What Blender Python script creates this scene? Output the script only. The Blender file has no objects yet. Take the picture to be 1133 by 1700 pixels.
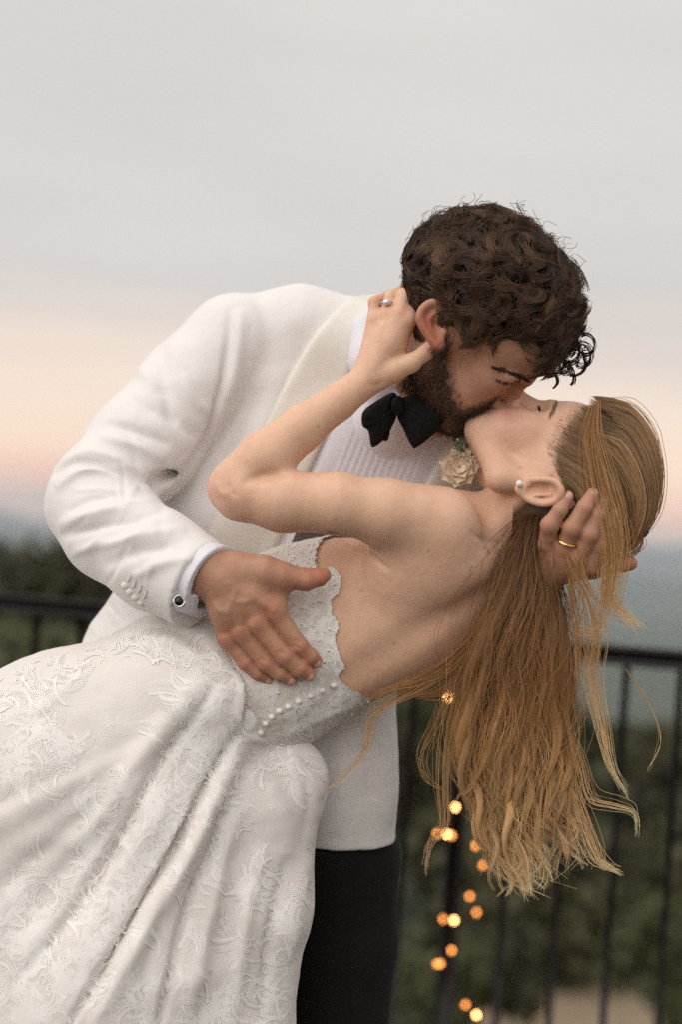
import bpy, math, random, warnings
import numpy as np
warnings.simplefilter('ignore'); random.seed(7); RNG = np.random.default_rng(7)
sc = bpy.context.scene
R = math.radians

# ------------------------------------------------------------------ camera
PW, PH, FPX, U = 1133.0, 1700.0, 2361.0, 0.00074      # U: metres for one modelling unit at the focus plane
CX, CY = PW / 2, PH / 2
CAMZ = 1.42                                           # lens height above the terrace
pit, rol = R(0.62), R(4.0)
c_f = np.array([0, math.cos(pit), math.sin(pit)])
r0 = np.array([1.0, 0, 0]); u0 = np.cross(r0, c_f)
c_r = r0 * math.cos(rol) + u0 * math.sin(rol)
c_u = -r0 * math.sin(rol) + u0 * math.cos(rol)
cam_d = bpy.data.cameras.new('camera'); cam = bpy.data.objects.new('camera', cam_d); sc.collection.objects.link(cam)
from mathutils import Matrix, Vector
cam.matrix_world = Matrix(((c_r[0], c_u[0], -c_f[0], 0), (c_r[1], c_u[1], -c_f[1], 0), (c_r[2], c_u[2], -c_f[2], CAMZ), (0, 0, 0, 1)))
cam_d.sensor_fit = 'VERTICAL'; cam_d.sensor_height = 36.0; cam_d.lens = 36.0 * FPX / PH
cam_d.clip_start = 0.05; cam_d.clip_end = 40000
cam_d.dof.use_dof = True; cam_d.dof.focus_distance = (FPX - 55) * U; cam_d.dof.aperture_fstop = 1.8
sc.camera = cam

# ------------------------------------------------------------------ sky, sun, exposure
SUN_EL, SUN_AZ = R(38), R(-42)                        # azimuth measured from behind the camera, towards its left
sd = np.array([math.sin(SUN_AZ) * math.cos(SUN_EL), -math.cos(SUN_AZ) * math.cos(SUN_EL), math.sin(SUN_EL)])
w = bpy.data.worlds.new('World'); sc.world = w; w.use_nodes = True
nt = w.node_tree; nt.nodes.clear()
def wn(t): return nt.nodes.new(t)
def wl(a, b): nt.links.new(a, b)
out = wn('ShaderNodeOutputWorld'); bg = wn('ShaderNodeBackground'); wl(bg.outputs[0], out.inputs[0])
sky = wn('ShaderNodeTexSky'); sky.sky_type = 'NISHITA'; sky.sun_disc = False
sky.sun_elevation = SUN_EL; sky.sun_rotation = math.atan2(sd[0], sd[1]); sky.air_density = 1.5; sky.dust_density = 3
tc = wn('ShaderNodeTexCoord'); sp = wn('ShaderNodeSeparateXYZ'); wl(tc.outputs['Generated'], sp.inputs[0])
mp = wn('ShaderNodeMapping'); mp.inputs['Scale'].default_value = (1.6, 1.6, 16); wl(tc.outputs['Generated'], mp.inputs[0])
nz = wn('ShaderNodeTexNoise'); nz.inputs['Scale'].default_value = 2.2; nz.inputs['Detail'].default_value = 5; wl(mp.outputs[0], nz.inputs['Vector'])
ma = wn('ShaderNodeMath'); ma.operation = 'MULTIPLY_ADD'; wl(nz.outputs['Fac'], ma.inputs[0]); ma.inputs[1].default_value = 0.055; ma.inputs[2].default_value = -0.0275
ad = wn('ShaderNodeMath'); ad.operation = 'ADD'; wl(sp.outputs['Z'], ad.inputs[0]); wl(ma.outputs[0], ad.inputs[1])
cr = wn('ShaderNodeValToRGB'); wl(ad.outputs[0], cr.inputs[0])
stops = [(0.0, (.82, .50, .42)), (0.022, (.92, .56, .44)), (0.05, (.93, .70, .535)), (0.085, (.84, .68, .57)), (0.13, (.68, .59, .535)),
         (0.17, (.575, .545, .525)), (0.3, (.605, .58, .55)), (1.0, (.62, .605, .585))]
el = cr.color_ramp.elements
while len(el) < len(stops): el.new(0.5)
for e, (p_, c_) in zip(el, stops): e.position = p_; e.color = (*c_, 1)
mpb = wn('ShaderNodeMapping'); mpb.inputs['Scale'].default_value = (1.0, 1.0, 5); wl(tc.outputs['Generated'], mpb.inputs[0])
nz2 = wn('ShaderNodeTexNoise'); nz2.inputs['Scale'].default_value = 3.0; nz2.inputs['Detail'].default_value = 4; wl(mpb.outputs[0], nz2.inputs['Vector'])
mr = wn('ShaderNodeMapRange'); wl(nz2.outputs['Fac'], mr.inputs[0]); mr.inputs[1].default_value = .3; mr.inputs[2].default_value = .7; mr.inputs[3].default_value = .955; mr.inputs[4].default_value = 1.04
mul = wn('ShaderNodeMix'); mul.data_type = 'RGBA'; mul.blend_type = 'MULTIPLY'; mul.inputs[0].default_value = 1
wl(cr.outputs[0], mul.inputs[6]); wl(mr.outputs[0], mul.inputs[7])
skm = wn('ShaderNodeMix'); skm.data_type = 'RGBA'; skm.blend_type = 'MULTIPLY'; skm.inputs[0].default_value = 1
wl(sky.outputs[0], skm.inputs[6]); skm.inputs[7].default_value = (.07, .07, .07, 1)
mx = wn('ShaderNodeMix'); mx.data_type = 'RGBA'; mx.inputs[0].default_value = .93          # high cloud covers nearly all of the blue
wl(skm.outputs[2], mx.inputs[6]); wl(mul.outputs[2], mx.inputs[7]); wl(mx.outputs[2], bg.inputs[0]); bg.inputs[1].default_value = 0.96
sun_d = bpy.data.lights.new('sun', 'SUN'); sun_d.energy = 1.5; sun_d.angle = R(85); sun_d.color = (1, .93, .86)
sun = bpy.data.objects.new('sun', sun_d); sc.collection.objects.link(sun)
sun.rotation_euler = Vector(sd).to_track_quat('Z', 'Y').to_euler()
vs = sc.view_settings; vs.view_transform = 'Standard'; vs.look = 'None'; vs.gamma = 1; vs.exposure = 0.40; vs.use_curve_mapping = False

# ------------------------------------------------------------------ frames: the couple is modelled in units U, lens axes (x right, y down, z away)
D0 = FPX
def P(x, y, d=0.0):                                  # a photograph position at depth d -> modelling frame
    s = (D0 + d) / D0
    return np.array([(x - CX) * s, (y - CY) * s, float(d)])
def to_px(V):
    s = D0 / (D0 + V[:, 2]); return np.stack([V[:, 0] * s + CX, V[:, 1] * s + CY], 1)
MW = np.stack([c_r, -c_u, c_f])                       # rows: world direction of each modelling axis
def to_world(V): return ((V + np.array([0, 0, D0])) @ MW) * U + np.array([0, 0, CAMZ])
def from_world(W_): return ((np.asarray(W_) - [0, 0, CAMZ]) / U) @ MW.T - np.array([0, 0, D0])
def ray(x, y, dist): return ((x - CX) / FPX * c_r - (y - CY) / FPX * c_u + c_f) * dist + np.array([0, 0, CAMZ])

# ------------------------------------------------------------------ signed distance modelling
def nrm(v): v = np.asarray(v, float); return v / (np.linalg.norm(v) + 1e-12)
class Prim:
    def __init__(s, fn, c, r): s.fn, s.c, s.r = fn, np.asarray(c, np.float32), float(r)
    def __call__(s, X): return s.fn(X)
def rc(a, b, ra, rb):
    a = np.asarray(a, np.float32); b = np.asarray(b, np.float32); ab = b - a; L = float(ab @ ab) + 1e-9
    def fn(X):
        pa = X - a; h = np.clip(pa @ ab / L, 0, 1); q = pa - h[:, None] * ab
        return np.sqrt((q * q).sum(1)) - (ra + (rb - ra) * h)
    return Prim(fn, (a + b) / 2, math.sqrt(L) / 2 + max(ra, rb))
def ell(c, r, ax=None):
    c = np.asarray(c, np.float32); r = np.asarray(r, np.float32)
    A = np.eye(3, dtype=np.float32) if ax is None else np.asarray(ax, np.float32)
    def fn(X):
        q = (X - c) @ A.T; k0 = np.sqrt(((q / r) ** 2).sum(1)) + 1e-6; k1 = np.sqrt(((q / r ** 2) ** 2).sum(1)) + 1e-9
        return np.maximum(k0 * (k0 - 1) / k1, (k0 - 1) * r.min())
    return Prim(fn, c, r.max())
def smin(a, b, k):
    h = np.maximum(k - np.abs(a - b), 0) / k; return np.minimum(a, b) - h * h * k * .25
class SDF:
    def __init__(s): s.it = []; s.clips = []
    def add(s, p, k=10): s.it.append((1, p, k)); return s
    def sub(s, p, k=8): s.it.append((-1, p, k)); return s
    def chain(s, pts, k=8, kj=None):                  # pts: (point, radius)
        for (a, ra), (b, rb) in zip(pts[:-1], pts[1:]): s.add(rc(a, b, ra, rb), k)
        return s
    def clip(s, p0, n): s.clips.append((np.asarray(p0, np.float32), nrm(n).astype(np.float32))); return s
    def __call__(s, X, only=None):
        d = np.full(len(X), 1e4, np.float32)
        for i, (sg, p, k) in enumerate(s.it):
            if only is not None and not only[i]: continue
            v = p(X)
            if sg > 0: d = smin(d, v, k)
            else: d = -smin(-d, v, k)
        for p0, n in s.clips: d = np.maximum(d, (X - p0) @ n)
        return d
    def prim(s):
        lo, hi = s.bounds(); return Prim(lambda X: s(X), (lo + hi) / 2, np.linalg.norm(hi - lo) / 2)
    def bounds(s):
        lo = np.min([p.c - p.r for g, p, k in s.it if g > 0], 0); hi = np.max([p.c + p.r for g, p, k in s.it if g > 0], 0)
        return lo, hi
def mesh_sdf(f, h, lo=None, hi=None, off=0.0, pad=6):
    l0, h0 = f.bounds(); l0 = l0 - pad - off; h0 = h0 + pad + off
    lo = l0 if lo is None else np.maximum(l0, lo); hi = h0 if hi is None else np.minimum(h0, hi)
    B, S = 8, 4
    nb = np.maximum(1, np.ceil((hi - lo) / (h * B)).astype(int))
    bc = np.stack(np.meshgrid(*[np.arange(n) for n in nb], indexing='ij'), -1).reshape(-1, 3)
    cen = (lo + (bc + .5) * h * B).astype(np.float32)
    dc = np.concatenate([f(c) for c in np.array_split(cen, max(1, len(cen) // 60000))]) - off
    act = np.abs(dc) < h * B * 1.5 + 4
    N = nb * B
    G = np.repeat(np.repeat(np.repeat(np.where(dc < 0, -50, 50).astype(np.float32).reshape(nb), B, 0), B, 1), B, 2)
    loc = np.stack(np.meshgrid(*[np.arange(B)] * 3, indexing='ij'), -1).reshape(-1, 3)
    ab = bc[act]; sup = ab // S; key = (sup[:, 0] * 4096 + sup[:, 1]) * 4096 + sup[:, 2]
    order = np.argsort(key, kind='stable'); ab = ab[order]; key = key[order]
    cuts = np.flatnonzero(np.diff(key)) + 1
    for grp in np.split(ab, cuts):
        if not len(grp): continue
        g = (grp[:, None, :] * B + loc[None]).reshape(-1, 3); X = (lo + g * h).astype(np.float32)
        mn, mxx = X.min(0), X.max(0)
        only = []
        for sg, p, k in f.it:
            q = np.maximum(np.maximum(mn - p.c, p.c - mxx), 0); only.append(np.sqrt((q * q).sum()) - p.r < k + 1.8 * h * B + off + 8)
        G[g[:, 0], g[:, 1], g[:, 2]] = f(X, only) - off
    s = G < 0
    cnt = np.zeros(N - 1, np.int8)
    for i in (0, 1):
        for j in (0, 1):
            for k in (0, 1): cnt += s[i:N[0] - 1 + i, j:N[1] - 1 + j, k:N[2] - 1 + k]
    am = (cnt > 0) & (cnt < 8)
    ci = np.argwhere(am)
    idm = np.full(N - 1, -1, np.int32); idm[ci[:, 0], ci[:, 1], ci[:, 2]] = np.arange(len(ci))
    cv = {}
    for i in (0, 1):
        for j in (0, 1):
            for k in (0, 1): cv[i, j, k] = G[ci[:, 0] + i, ci[:, 1] + j, ci[:, 2] + k]
    acc = np.zeros((len(ci), 3)); num = np.zeros(len(ci))
    corners = list(cv)
    for a in corners:
        for ax in range(3):
            if a[ax]: continue
            b = list(a); b[ax] = 1; b = tuple(b)
            va, vb = cv[a], cv[b]; m = (va < 0) != (vb < 0)
            t = np.where(m, va / np.where(m, va - vb, 1), 0)
            pt = np.tile(np.array(a, float), (len(ci), 1)); pt[:, ax] += t
            acc += pt * m[:, None]; num += m
    V = lo + (ci + acc / num[:, None]) * h
    Q = []
    for ax in range(3):
        o1, o2 = (ax + 1) % 3, (ax + 2) % 3
        sl0 = [slice(1, -1)] * 3; sl1 = [slice(1, -1)] * 3
        sl0[ax] = slice(0, -1); sl1[ax] = slice(1, None)
        a, b = s[tuple(sl0)], s[tuple(sl1)]
        e = np.argwhere(a != b); inside = a[e[:, 0], e[:, 1], e[:, 2]]
        e = e + 1; e[:, ax] -= 1
        def cell(d1, d2):
            c = e.copy(); c[:, o1] += d1; c[:, o2] += d2; return idm[c[:, 0], c[:, 1], c[:, 2]]
        q = np.stack([cell(-1, -1), cell(0, -1), cell(0, 0), cell(-1, 0)], 1)
        q[~inside] = q[~inside][:, ::-1]; Q.append(q)
    Q = np.concatenate(Q); Q = Q[(Q >= 0).all(1)]
    return V, Q
def normals(V, Q):
    n = np.cross(V[Q[:, 2]] - V[Q[:, 0]], V[Q[:, 3]] - V[Q[:, 1]]); N = np.zeros_like(V)
    for k in range(4): np.add.at(N, Q[:, k], n)
    return N / (np.linalg.norm(N, axis=1, keepdims=True) + 1e-9)
def smooth_mesh(V, Q, it=2, lam=.5):
    e = np.concatenate([Q[:, [0, 1]], Q[:, [1, 2]], Q[:, [2, 3]], Q[:, [3, 0]]]); e = np.concatenate([e, e[:, ::-1]])
    deg = np.bincount(e[:, 0], minlength=len(V))[:, None] + 1e-9
    for _ in range(it):
        a = np.stack([np.bincount(e[:, 0], V[e[:, 1], k], len(V)) for k in range(3)], 1) / deg
        V = V + lam * (a - V)
    return V
def keep_faces(V, Q, mask):
    Q = Q[mask[Q].all(1)]; used = np.zeros(len(V), bool); used[Q.ravel()] = True
    m = np.cumsum(used) - 1; return V[used], m[Q]
def join(*ms):
    Vs, Qs, o = [], [], 0
    for V, Q in ms: Vs.append(V); Qs.append(Q + o); o += len(V)
    return np.concatenate(Vs), np.concatenate(Qs)
def seg_dist(X, pl):                                  # distance of 2-D points to a polyline and the position along it (0..1)
    pl = np.asarray(pl, float); best = np.full(len(X), 1e9); tt = np.zeros(len(X)); L = np.linalg.norm(np.diff(pl, axis=0), axis=1); T = L.sum(); acc = 0
    for a, b, l in zip(pl[:-1], pl[1:], L):
        ab = b - a; h = np.clip((X - a) @ ab / (l * l + 1e-9), 0, 1); d = np.linalg.norm(X - a - h[:, None] * ab, axis=1)
        m = d < best; best[m] = d[m]; tt[m] = (acc + h[m] * l) / T; acc += l
    return best, tt
def catmull(pts, n=8):
    pts = np.asarray(pts, float); p = np.vstack([2 * pts[0] - pts[1], pts, 2 * pts[-1] - pts[-2]]); o = []
    for i in range(1, len(p) - 2):
        for t in np.arange(n) / n:
            a, b, c, d = p[i - 1], p[i], p[i + 1], p[i + 2]
            o.append(.5 * (2 * b + (c - a) * t + (2 * a - 5 * b + 4 * c - d) * t * t + (3 * b - a - 3 * c + d) * t ** 3))
    o.append(pts[-1]); return np.array(o)
def sculpt(V, Q, strokes, dmin=-1e9, dmax=1e9):       # ridges (+) and creases (-) along lines on the side facing the lens
    N = normals(V, Q); px = to_px(V); view = V + np.array([0, 0, D0]); view /= np.linalg.norm(view, axis=1, keepdims=True)
    fc = np.clip(-(N * view).sum(1) * 2.2 + .15, 0, 1) * ((V[:, 2] > dmin) & (V[:, 2] < dmax)); D = np.zeros(len(V))
    for pl, wd, ht in strokes:
        pl = catmull(pl, 5) if len(pl) > 2 else np.asarray(pl, float)
        lo, hi = pl.min(0) - 3 * wd, pl.max(0) + 3 * wd
        m = np.flatnonzero((px > lo).all(1) & (px < hi).all(1) & (fc > 0))
        if not len(m): continue
        d, t = seg_dist(px[m], pl); D[m] += ht * np.exp(-(d / wd) ** 2) * np.clip(np.sin(np.pi * np.clip(t, .001, .999)), 0, 1) ** .6 * fc[m]
    return V + N * D[:, None]
def vnoise(X, seed=0):                                # smooth value noise
    r = np.random.default_rng(seed).random((32, 32, 32)); i = np.floor(X).astype(int); f = X - i; f = f * f * (3 - 2 * f); o = 0
    for a in (0, 1):
        for b in (0, 1):
            for c in (0, 1):
                wgt = (f[:, 0] if a else 1 - f[:, 0]) * (f[:, 1] if b else 1 - f[:, 1]) * (f[:, 2] if c else 1 - f[:, 2])
                o = o + wgt * r[(i[:, 0] + a) % 32, (i[:, 1] + b) % 32, (i[:, 2] + c) % 32]
    return o * 2 - 1
def march(f, pts, off=0.0, d_start=-500, steps=70):    # where the lens rays through photograph positions meet a shape
    pts = np.asarray(pts, float); dr = np.stack([(pts[:, 0] - CX) / D0, (pts[:, 1] - CY) / D0, np.ones(len(pts))], 1)
    t = np.full(len(pts), D0 + d_start)
    for _ in range(steps): t = t + np.clip(f((dr * t[:, None] - [0, 0, D0]).astype(np.float32)) - off, -15, 60) * .8
    return dr * np.minimum(t, D0 + 240)[:, None] - np.array([0, 0, D0])        # rays that miss stop behind the figure

# ------------------------------------------------------------------ objects
COL = sc.collection
def tag(o, label=None, cat=None, group=None, kind=None):
    for k, v in (('label', label), ('category', cat), ('group', group), ('kind', kind)):
        if v: o[k] = v
    return o
def mk(name, Vw, Q, mat, parent=None, smooth=True, cols=None):
    """one mesh object from world vertices; origin at its parent's origin"""
    me = bpy.data.meshes.new(name); Vw = np.asarray(Vw, np.float64)
    base = np.array(parent.matrix_basis.translation) if parent is not None and parent.parent is None else np.zeros(3)
    if parent is not None and parent.parent is not None: base = np.array(parent.parent.matrix_basis.translation)
    if parent is None: base = np.array([Vw[:, 0].mean(), Vw[:, 1].mean(), Vw[:, 2].min()])
    Q = np.asarray(Q, np.int32); k = Q.shape[1]
    me.vertices.add(len(Vw)); me.vertices.foreach_set('co', (Vw - base).astype(np.float32).ravel())
    me.loops.add(Q.size); me.loops.foreach_set('vertex_index', Q.ravel())
    me.polygons.add(len(Q)); me.polygons.foreach_set('loop_start', np.arange(0, Q.size, k, dtype=np.int32))
    if smooth: me.polygons.foreach_set('use_smooth', np.ones(len(Q), bool))
    me.update(calc_edges=True); me.validate()
    if cols is not None:
        at = me.attributes.new('Col', 'FLOAT_COLOR', 'POINT'); c = np.ones((len(Vw), 4), np.float32); c[:, :cols.shape[1]] = cols; at.data.foreach_set('color', c.ravel())
    if mat: me.materials.append(mat)
    o = bpy.data.objects.new(name, me); COL.objects.link(o); o.parent = parent
    if parent is None: o.location = base
    return o
def mku(name, V, Q, mat, parent=None, **k): return mk(name, to_world(V), Q, mat, parent, **k)
def empty(name, loc): o = bpy.data.objects.new(name, None); COL.objects.link(o); o.location = loc; o.empty_display_size = .1; return o
def box(c, h, ax=None):                               # a bevelled box: centre, half sizes, axes
    ax = np.eye(3) if ax is None else np.asarray(ax); b = min(h) * .18; V = []
    h = np.asarray(h, float)
    for sx in (-1, 1):
        for sy in (-1, 1):
            for sz in (-1, 1):
                s = np.array([sx, sy, sz]); 
                for k in range(3): q = h - b; q = q * s; q[k] = h[k] * s[k]; V.append(q)
    V = np.array(V); I = lambda sx, sy, sz, k: ((sx * 2 + sy) * 2 + sz) * 3 + k
    F = []
    for k in range(3):
        a, b2 = (k + 1) % 3, (k + 2) % 3
        for s in (0, 1):
            q = []
            for u, v in ((0, 0), (1, 0), (1, 1), (0, 1)):
                i = [0] * 3; i[k] = s; i[a] = u; i[b2] = v; q.append(I(*i, k))
            F.append(q if s else q[::-1])
    for k in range(3):                                 # edge bevels
        a, b2 = (k + 1) % 3, (k + 2) % 3
        for sa in (0, 1):
            for sb in (0, 1):
                i0 = [0] * 3; i0[a] = sa; i0[b2] = sb; i1 = list(i0); i1[k] = 1
                q = [I(*i0, a), I(*i1, a), I(*i1, b2), I(*i0, b2)]; F.append(q if sa == sb else q[::-1])
    for sx in (0, 1):
        for sy in (0, 1):
            for sz in (0, 1):
                i = [I(sx, sy, sz, k) for k in range(3)]; i = i if (sx + sy + sz) % 2 else i[::-1]; F.append([i[0], i[1], i[2], i[2]])
    return np.asarray(c) + V @ ax, np.array(F)
def fixq(F): return F
def tubes(S, rad, sides=3, cols=None, caps=False):     # S: strands (n, m, 3), rad: (n, m)
    n, m, _ = S.shape; T = np.gradient(S, axis=1); T /= np.linalg.norm(T, axis=2, keepdims=True) + 1e-9
    ref = RNG.normal(size=(n, 1, 3)); A = np.cross(T, ref); A /= np.linalg.norm(A, axis=2, keepdims=True) + 1e-9; Bv = np.cross(T, A)
    an = np.arange(sides) * 2 * np.pi / sides
    V = S[:, :, None] + rad[:, :, None, None] * (np.cos(an)[:, None] * A[:, :, None] + np.sin(an)[:, None] * Bv[:, :, None])
    idx = np.arange(n * m * sides).reshape(n, m, sides); a = idx[:, :-1]; b = idx[:, 1:]
    Q = np.stack([a, np.roll(a, -1, 2), np.roll(b, -1, 2), b], -1).reshape(-1, 4)
    C = None if cols is None else np.repeat(cols.reshape(n, m, 1, 3), sides, 2).reshape(-1, 3)
    return V.reshape(-1, 3), Q, C
def grid_faces(nu, nv):
    i = np.arange(nu * nv).reshape(nu, nv); return np.stack([i[:-1, :-1], i[1:, :-1], i[1:, 1:], i[:-1, 1:]], -1).reshape(-1, 4)
def sphere(c, r, nu=10, nv=14, ax=None):
    r = np.broadcast_to(np.asarray(r, float), (3,)); t = np.linspace(.02, np.pi - .02, nu)[:, None]; p = np.linspace(0, 2 * np.pi, nv)[None]
    V = np.stack([np.sin(t) * np.cos(p), np.sin(t) * np.sin(p), np.cos(t) + 0 * p], -1).reshape(-1, 3) * r
    if ax is not None: V = V @ np.asarray(ax)
    return V + np.asarray(c), grid_faces(nu, nv)
def torus(c, n, R_, r, nu=28, nv=10):
    n = nrm(n); a = nrm(np.cross(n, [.3, .9, .2])); b = np.cross(n, a); t = np.linspace(0, 2 * np.pi, nu)[:, None]; p = np.linspace(0, 2 * np.pi, nv)[None]
    V = ((R_ + r * np.cos(p)) * np.cos(t))[..., None] * a + ((R_ + r * np.cos(p)) * np.sin(t))[..., None] * b + (r * np.sin(p) + 0 * t)[..., None] * n
    return V.reshape(-1, 3) + np.asarray(c), grid_faces(nu, nv)
def loft(ea, eb, nu, nv, f, off, edge=-6, prof=None, steps=70):
    """a cloth strip between two photograph lines laid on shape f, rounded over its rim"""
    def res(e):
        e = catmull(e, 10); L = np.r_[0, np.cumsum(np.linalg.norm(np.diff(e, axis=0), axis=1))]; t = np.linspace(0, L[-1], nu); return np.stack([np.interp(t, L, e[:, k]) for k in range(2)], 1)
    A, Bq = res(ea), res(eb); v = np.r_[0, 0, .025, .07, np.linspace(.15, .85, nv - 8), .93, .975, 1, 1]; h = np.r_[edge, off * .35, off * .8, off * .97, np.full(nv - 8, off), off * .97, off * .8, off * .35, edge]
    px = A[:, None] + (Bq - A)[:, None] * v[None, :, None]
    X = march(f, px.reshape(-1, 2), 0, steps=steps); vw = nrm(X[len(X) // 2] + [0, 0, D0])
    hh = np.tile(h, (nu, 1)).astype(float); hh[0, :] = np.minimum(hh[0, :], edge); hh[-1, :] = np.minimum(hh[-1, :], edge)
    if prof is not None: hh = hh + prof(np.linspace(0, 1, nu)[:, None], v[None]) * (hh > 0)
    X = X - vw * hh.reshape(-1, 1)
    return X, grid_faces(nu, nv)

# ------------------------------------------------------------------ materials
def mat(name):
    m = bpy.data.materials.new(name); m.use_nodes = True; t = m.node_tree; b = t.nodes['Principled BSDF']
    return m, t, b, (lambda ty: t.nodes.new(ty)), (lambda a, c: t.links.new(a, c))
def plain(name, col, rough=.6, metal=0, noise=.12, scale=40, bump=0, bscale=300, sheen=0, emit=None, spec=.5):
    m, t, b, n, l = mat(name); b.inputs['Roughness'].default_value = rough; b.inputs['Metallic'].default_value = metal; b.inputs['Specular IOR Level'].default_value = spec
    tcn = n('ShaderNodeTexCoord'); z = n('ShaderNodeTexNoise'); z.inputs['Scale'].default_value = scale; z.inputs['Detail'].default_value = 4; l(tcn.outputs['Object'], z.inputs['Vector'])
    mm = n('ShaderNodeMix'); mm.data_type = 'RGBA'; l(z.outputs['Fac'], mm.inputs[0]); mm.inputs[6].default_value = (*[c * (1 - noise) for c in col], 1); mm.inputs[7].default_value = (*[min(1, c * (1 + noise)) for c in col], 1)
    l(mm.outputs[2], b.inputs['Base Color'])
    if bump:
        z2 = n('ShaderNodeTexNoise'); z2.inputs['Scale'].default_value = bscale; z2.inputs['Detail'].default_value = 2; l(tcn.outputs['Object'], z2.inputs['Vector'])
        bp = n('ShaderNodeBump'); bp.inputs['Strength'].default_value = bump; bp.inputs['Distance'].default_value = .001; l(z2.outputs['Fac'], bp.inputs['Height']); l(bp.outputs[0], b.inputs['Normal'])
    if sheen: b.inputs['Sheen Weight'].default_value = sheen
    if emit: b.inputs['Emission Color'].default_value = (*emit[0], 1); b.inputs['Emission Strength'].default_value = emit[1]
    return m
def skin(name, mottled=.12):
    m, t, b, n, l = mat(name); a = n('ShaderNodeAttribute'); a.attribute_name = 'Col'; tcn = n('ShaderNodeTexCoord')
    z = n('ShaderNodeTexNoise'); z.inputs['Scale'].default_value = 55; z.inputs['Detail'].default_value = 6; z.inputs['Roughness'].default_value = .65; l(tcn.outputs['Object'], z.inputs['Vector'])
    cr = n('ShaderNodeValToRGB'); l(z.outputs['Fac'], cr.inputs[0]); cr.color_ramp.elements[0].position = .32; cr.color_ramp.elements[0].color = (1 - mottled, 1 - mottled * 1.7, 1 - mottled * 1.9, 1); cr.color_ramp.elements[1].position = .68; cr.color_ramp.elements[1].color = (1, 1, 1, 1)
    mm = n('ShaderNodeMix'); mm.data_type = 'RGBA'; mm.blend_type = 'MULTIPLY'; mm.inputs[0].default_value = 1; l(a.outputs['Color'], mm.inputs[6]); l(cr.outputs[0], mm.inputs[7]); l(mm.outputs[2], b.inputs['Base Color'])
    b.inputs['Roughness'].default_value = .52; b.inputs['Specular IOR Level'].default_value = .4; b.inputs['Subsurface Weight'].default_value = .22; b.inputs['Subsurface Radius'].default_value = (1, .36, .2); b.inputs['Subsurface Scale'].default_value = .006
    z2 = n('ShaderNodeTexVoronoi'); z2.inputs['Scale'].default_value = 700; l(tcn.outputs['Object'], z2.inputs['Vector']); z3 = n('ShaderNodeTexNoise'); z3.inputs['Scale'].default_value = 160; z3.inputs['Detail'].default_value = 3; l(tcn.outputs['Object'], z3.inputs['Vector'])
    sm = n('ShaderNodeMath'); sm.operation = 'MULTIPLY_ADD'; l(z2.outputs['Distance'], sm.inputs[0]); sm.inputs[1].default_value = .35; l(z3.outputs['Fac'], sm.inputs[2])
    bp = n('ShaderNodeBump'); bp.inputs['Strength'].default_value = .4; bp.inputs['Distance'].default_value = .001; l(sm.outputs[0], bp.inputs['Height']); l(bp.outputs[0], b.inputs['Normal'])
    return m
def hairmat(name, rough=.38, trans=.25, spec=.5):
    m, t, b, n, l = mat(name); a = n('ShaderNodeAttribute'); a.attribute_name = 'Col'; l(a.outputs['Color'], b.inputs['Base Color'])
    b.inputs['Roughness'].default_value = rough; b.inputs['Specular IOR Level'].default_value = spec
    tr = n('ShaderNodeBsdfTranslucent'); l(a.outputs['Color'], tr.inputs[0]); mxs = n('ShaderNodeMixShader'); mxs.inputs[0].default_value = trans
    l(b.outputs[0], mxs.inputs[1]); l(tr.outputs[0], mxs.inputs[2]); l(mxs.outputs[0], t.nodes['Material Output'].inputs[0]); return m
def cloth(name, col, weave=900, rough=.85, sheen=.25, bump=.25, noise=.03, stretch=(1, 1, 1)):
    m, t, b, n, l = mat(name); tcn = n('ShaderNodeTexCoord'); b.inputs['Roughness'].default_value = rough; b.inputs['Sheen Weight'].default_value = sheen; b.inputs['Specular IOR Level'].default_value = .25
    z = n('ShaderNodeTexNoise'); z.inputs['Scale'].default_value = 18; z.inputs['Detail'].default_value = 5; l(tcn.outputs['Object'], z.inputs['Vector'])
    mm = n('ShaderNodeMix'); mm.data_type = 'RGBA'; l(z.outputs['Fac'], mm.inputs[0]); mm.inputs[6].default_value = (*[c * (1 - noise) for c in col], 1); mm.inputs[7].default_value = (*[min(1, c * (1 + noise)) for c in col], 1); l(mm.outputs[2], b.inputs['Base Color'])
    mpn = n('ShaderNodeMapping'); mpn.inputs['Scale'].default_value = stretch; l(tcn.outputs['Object'], mpn.inputs[0])
    z2 = n('ShaderNodeTexNoise'); z2.inputs['Scale'].default_value = weave; z2.inputs['Detail'].default_value = 2; l(mpn.outputs[0], z2.inputs['Vector'])
    z3 = n('ShaderNodeTexNoise'); z3.inputs['Scale'].default_value = 22; z3.inputs['Detail'].default_value = 3; l(tcn.outputs['Object'], z3.inputs['Vector'])
    bp = n('ShaderNodeBump'); bp.inputs['Strength'].default_value = bump; bp.inputs['Distance'].default_value = .0008; l(z2.outputs['Fac'], bp.inputs['Height'])
    bp2 = n('ShaderNodeBump'); bp2.inputs['Strength'].default_value = .3; bp2.inputs['Distance'].default_value = .006; l(z3.outputs['Fac'], bp2.inputs['Height']); l(bp.outputs[0], bp2.inputs['Normal']); l(bp2.outputs[0], b.inputs['Normal']); return m
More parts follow.
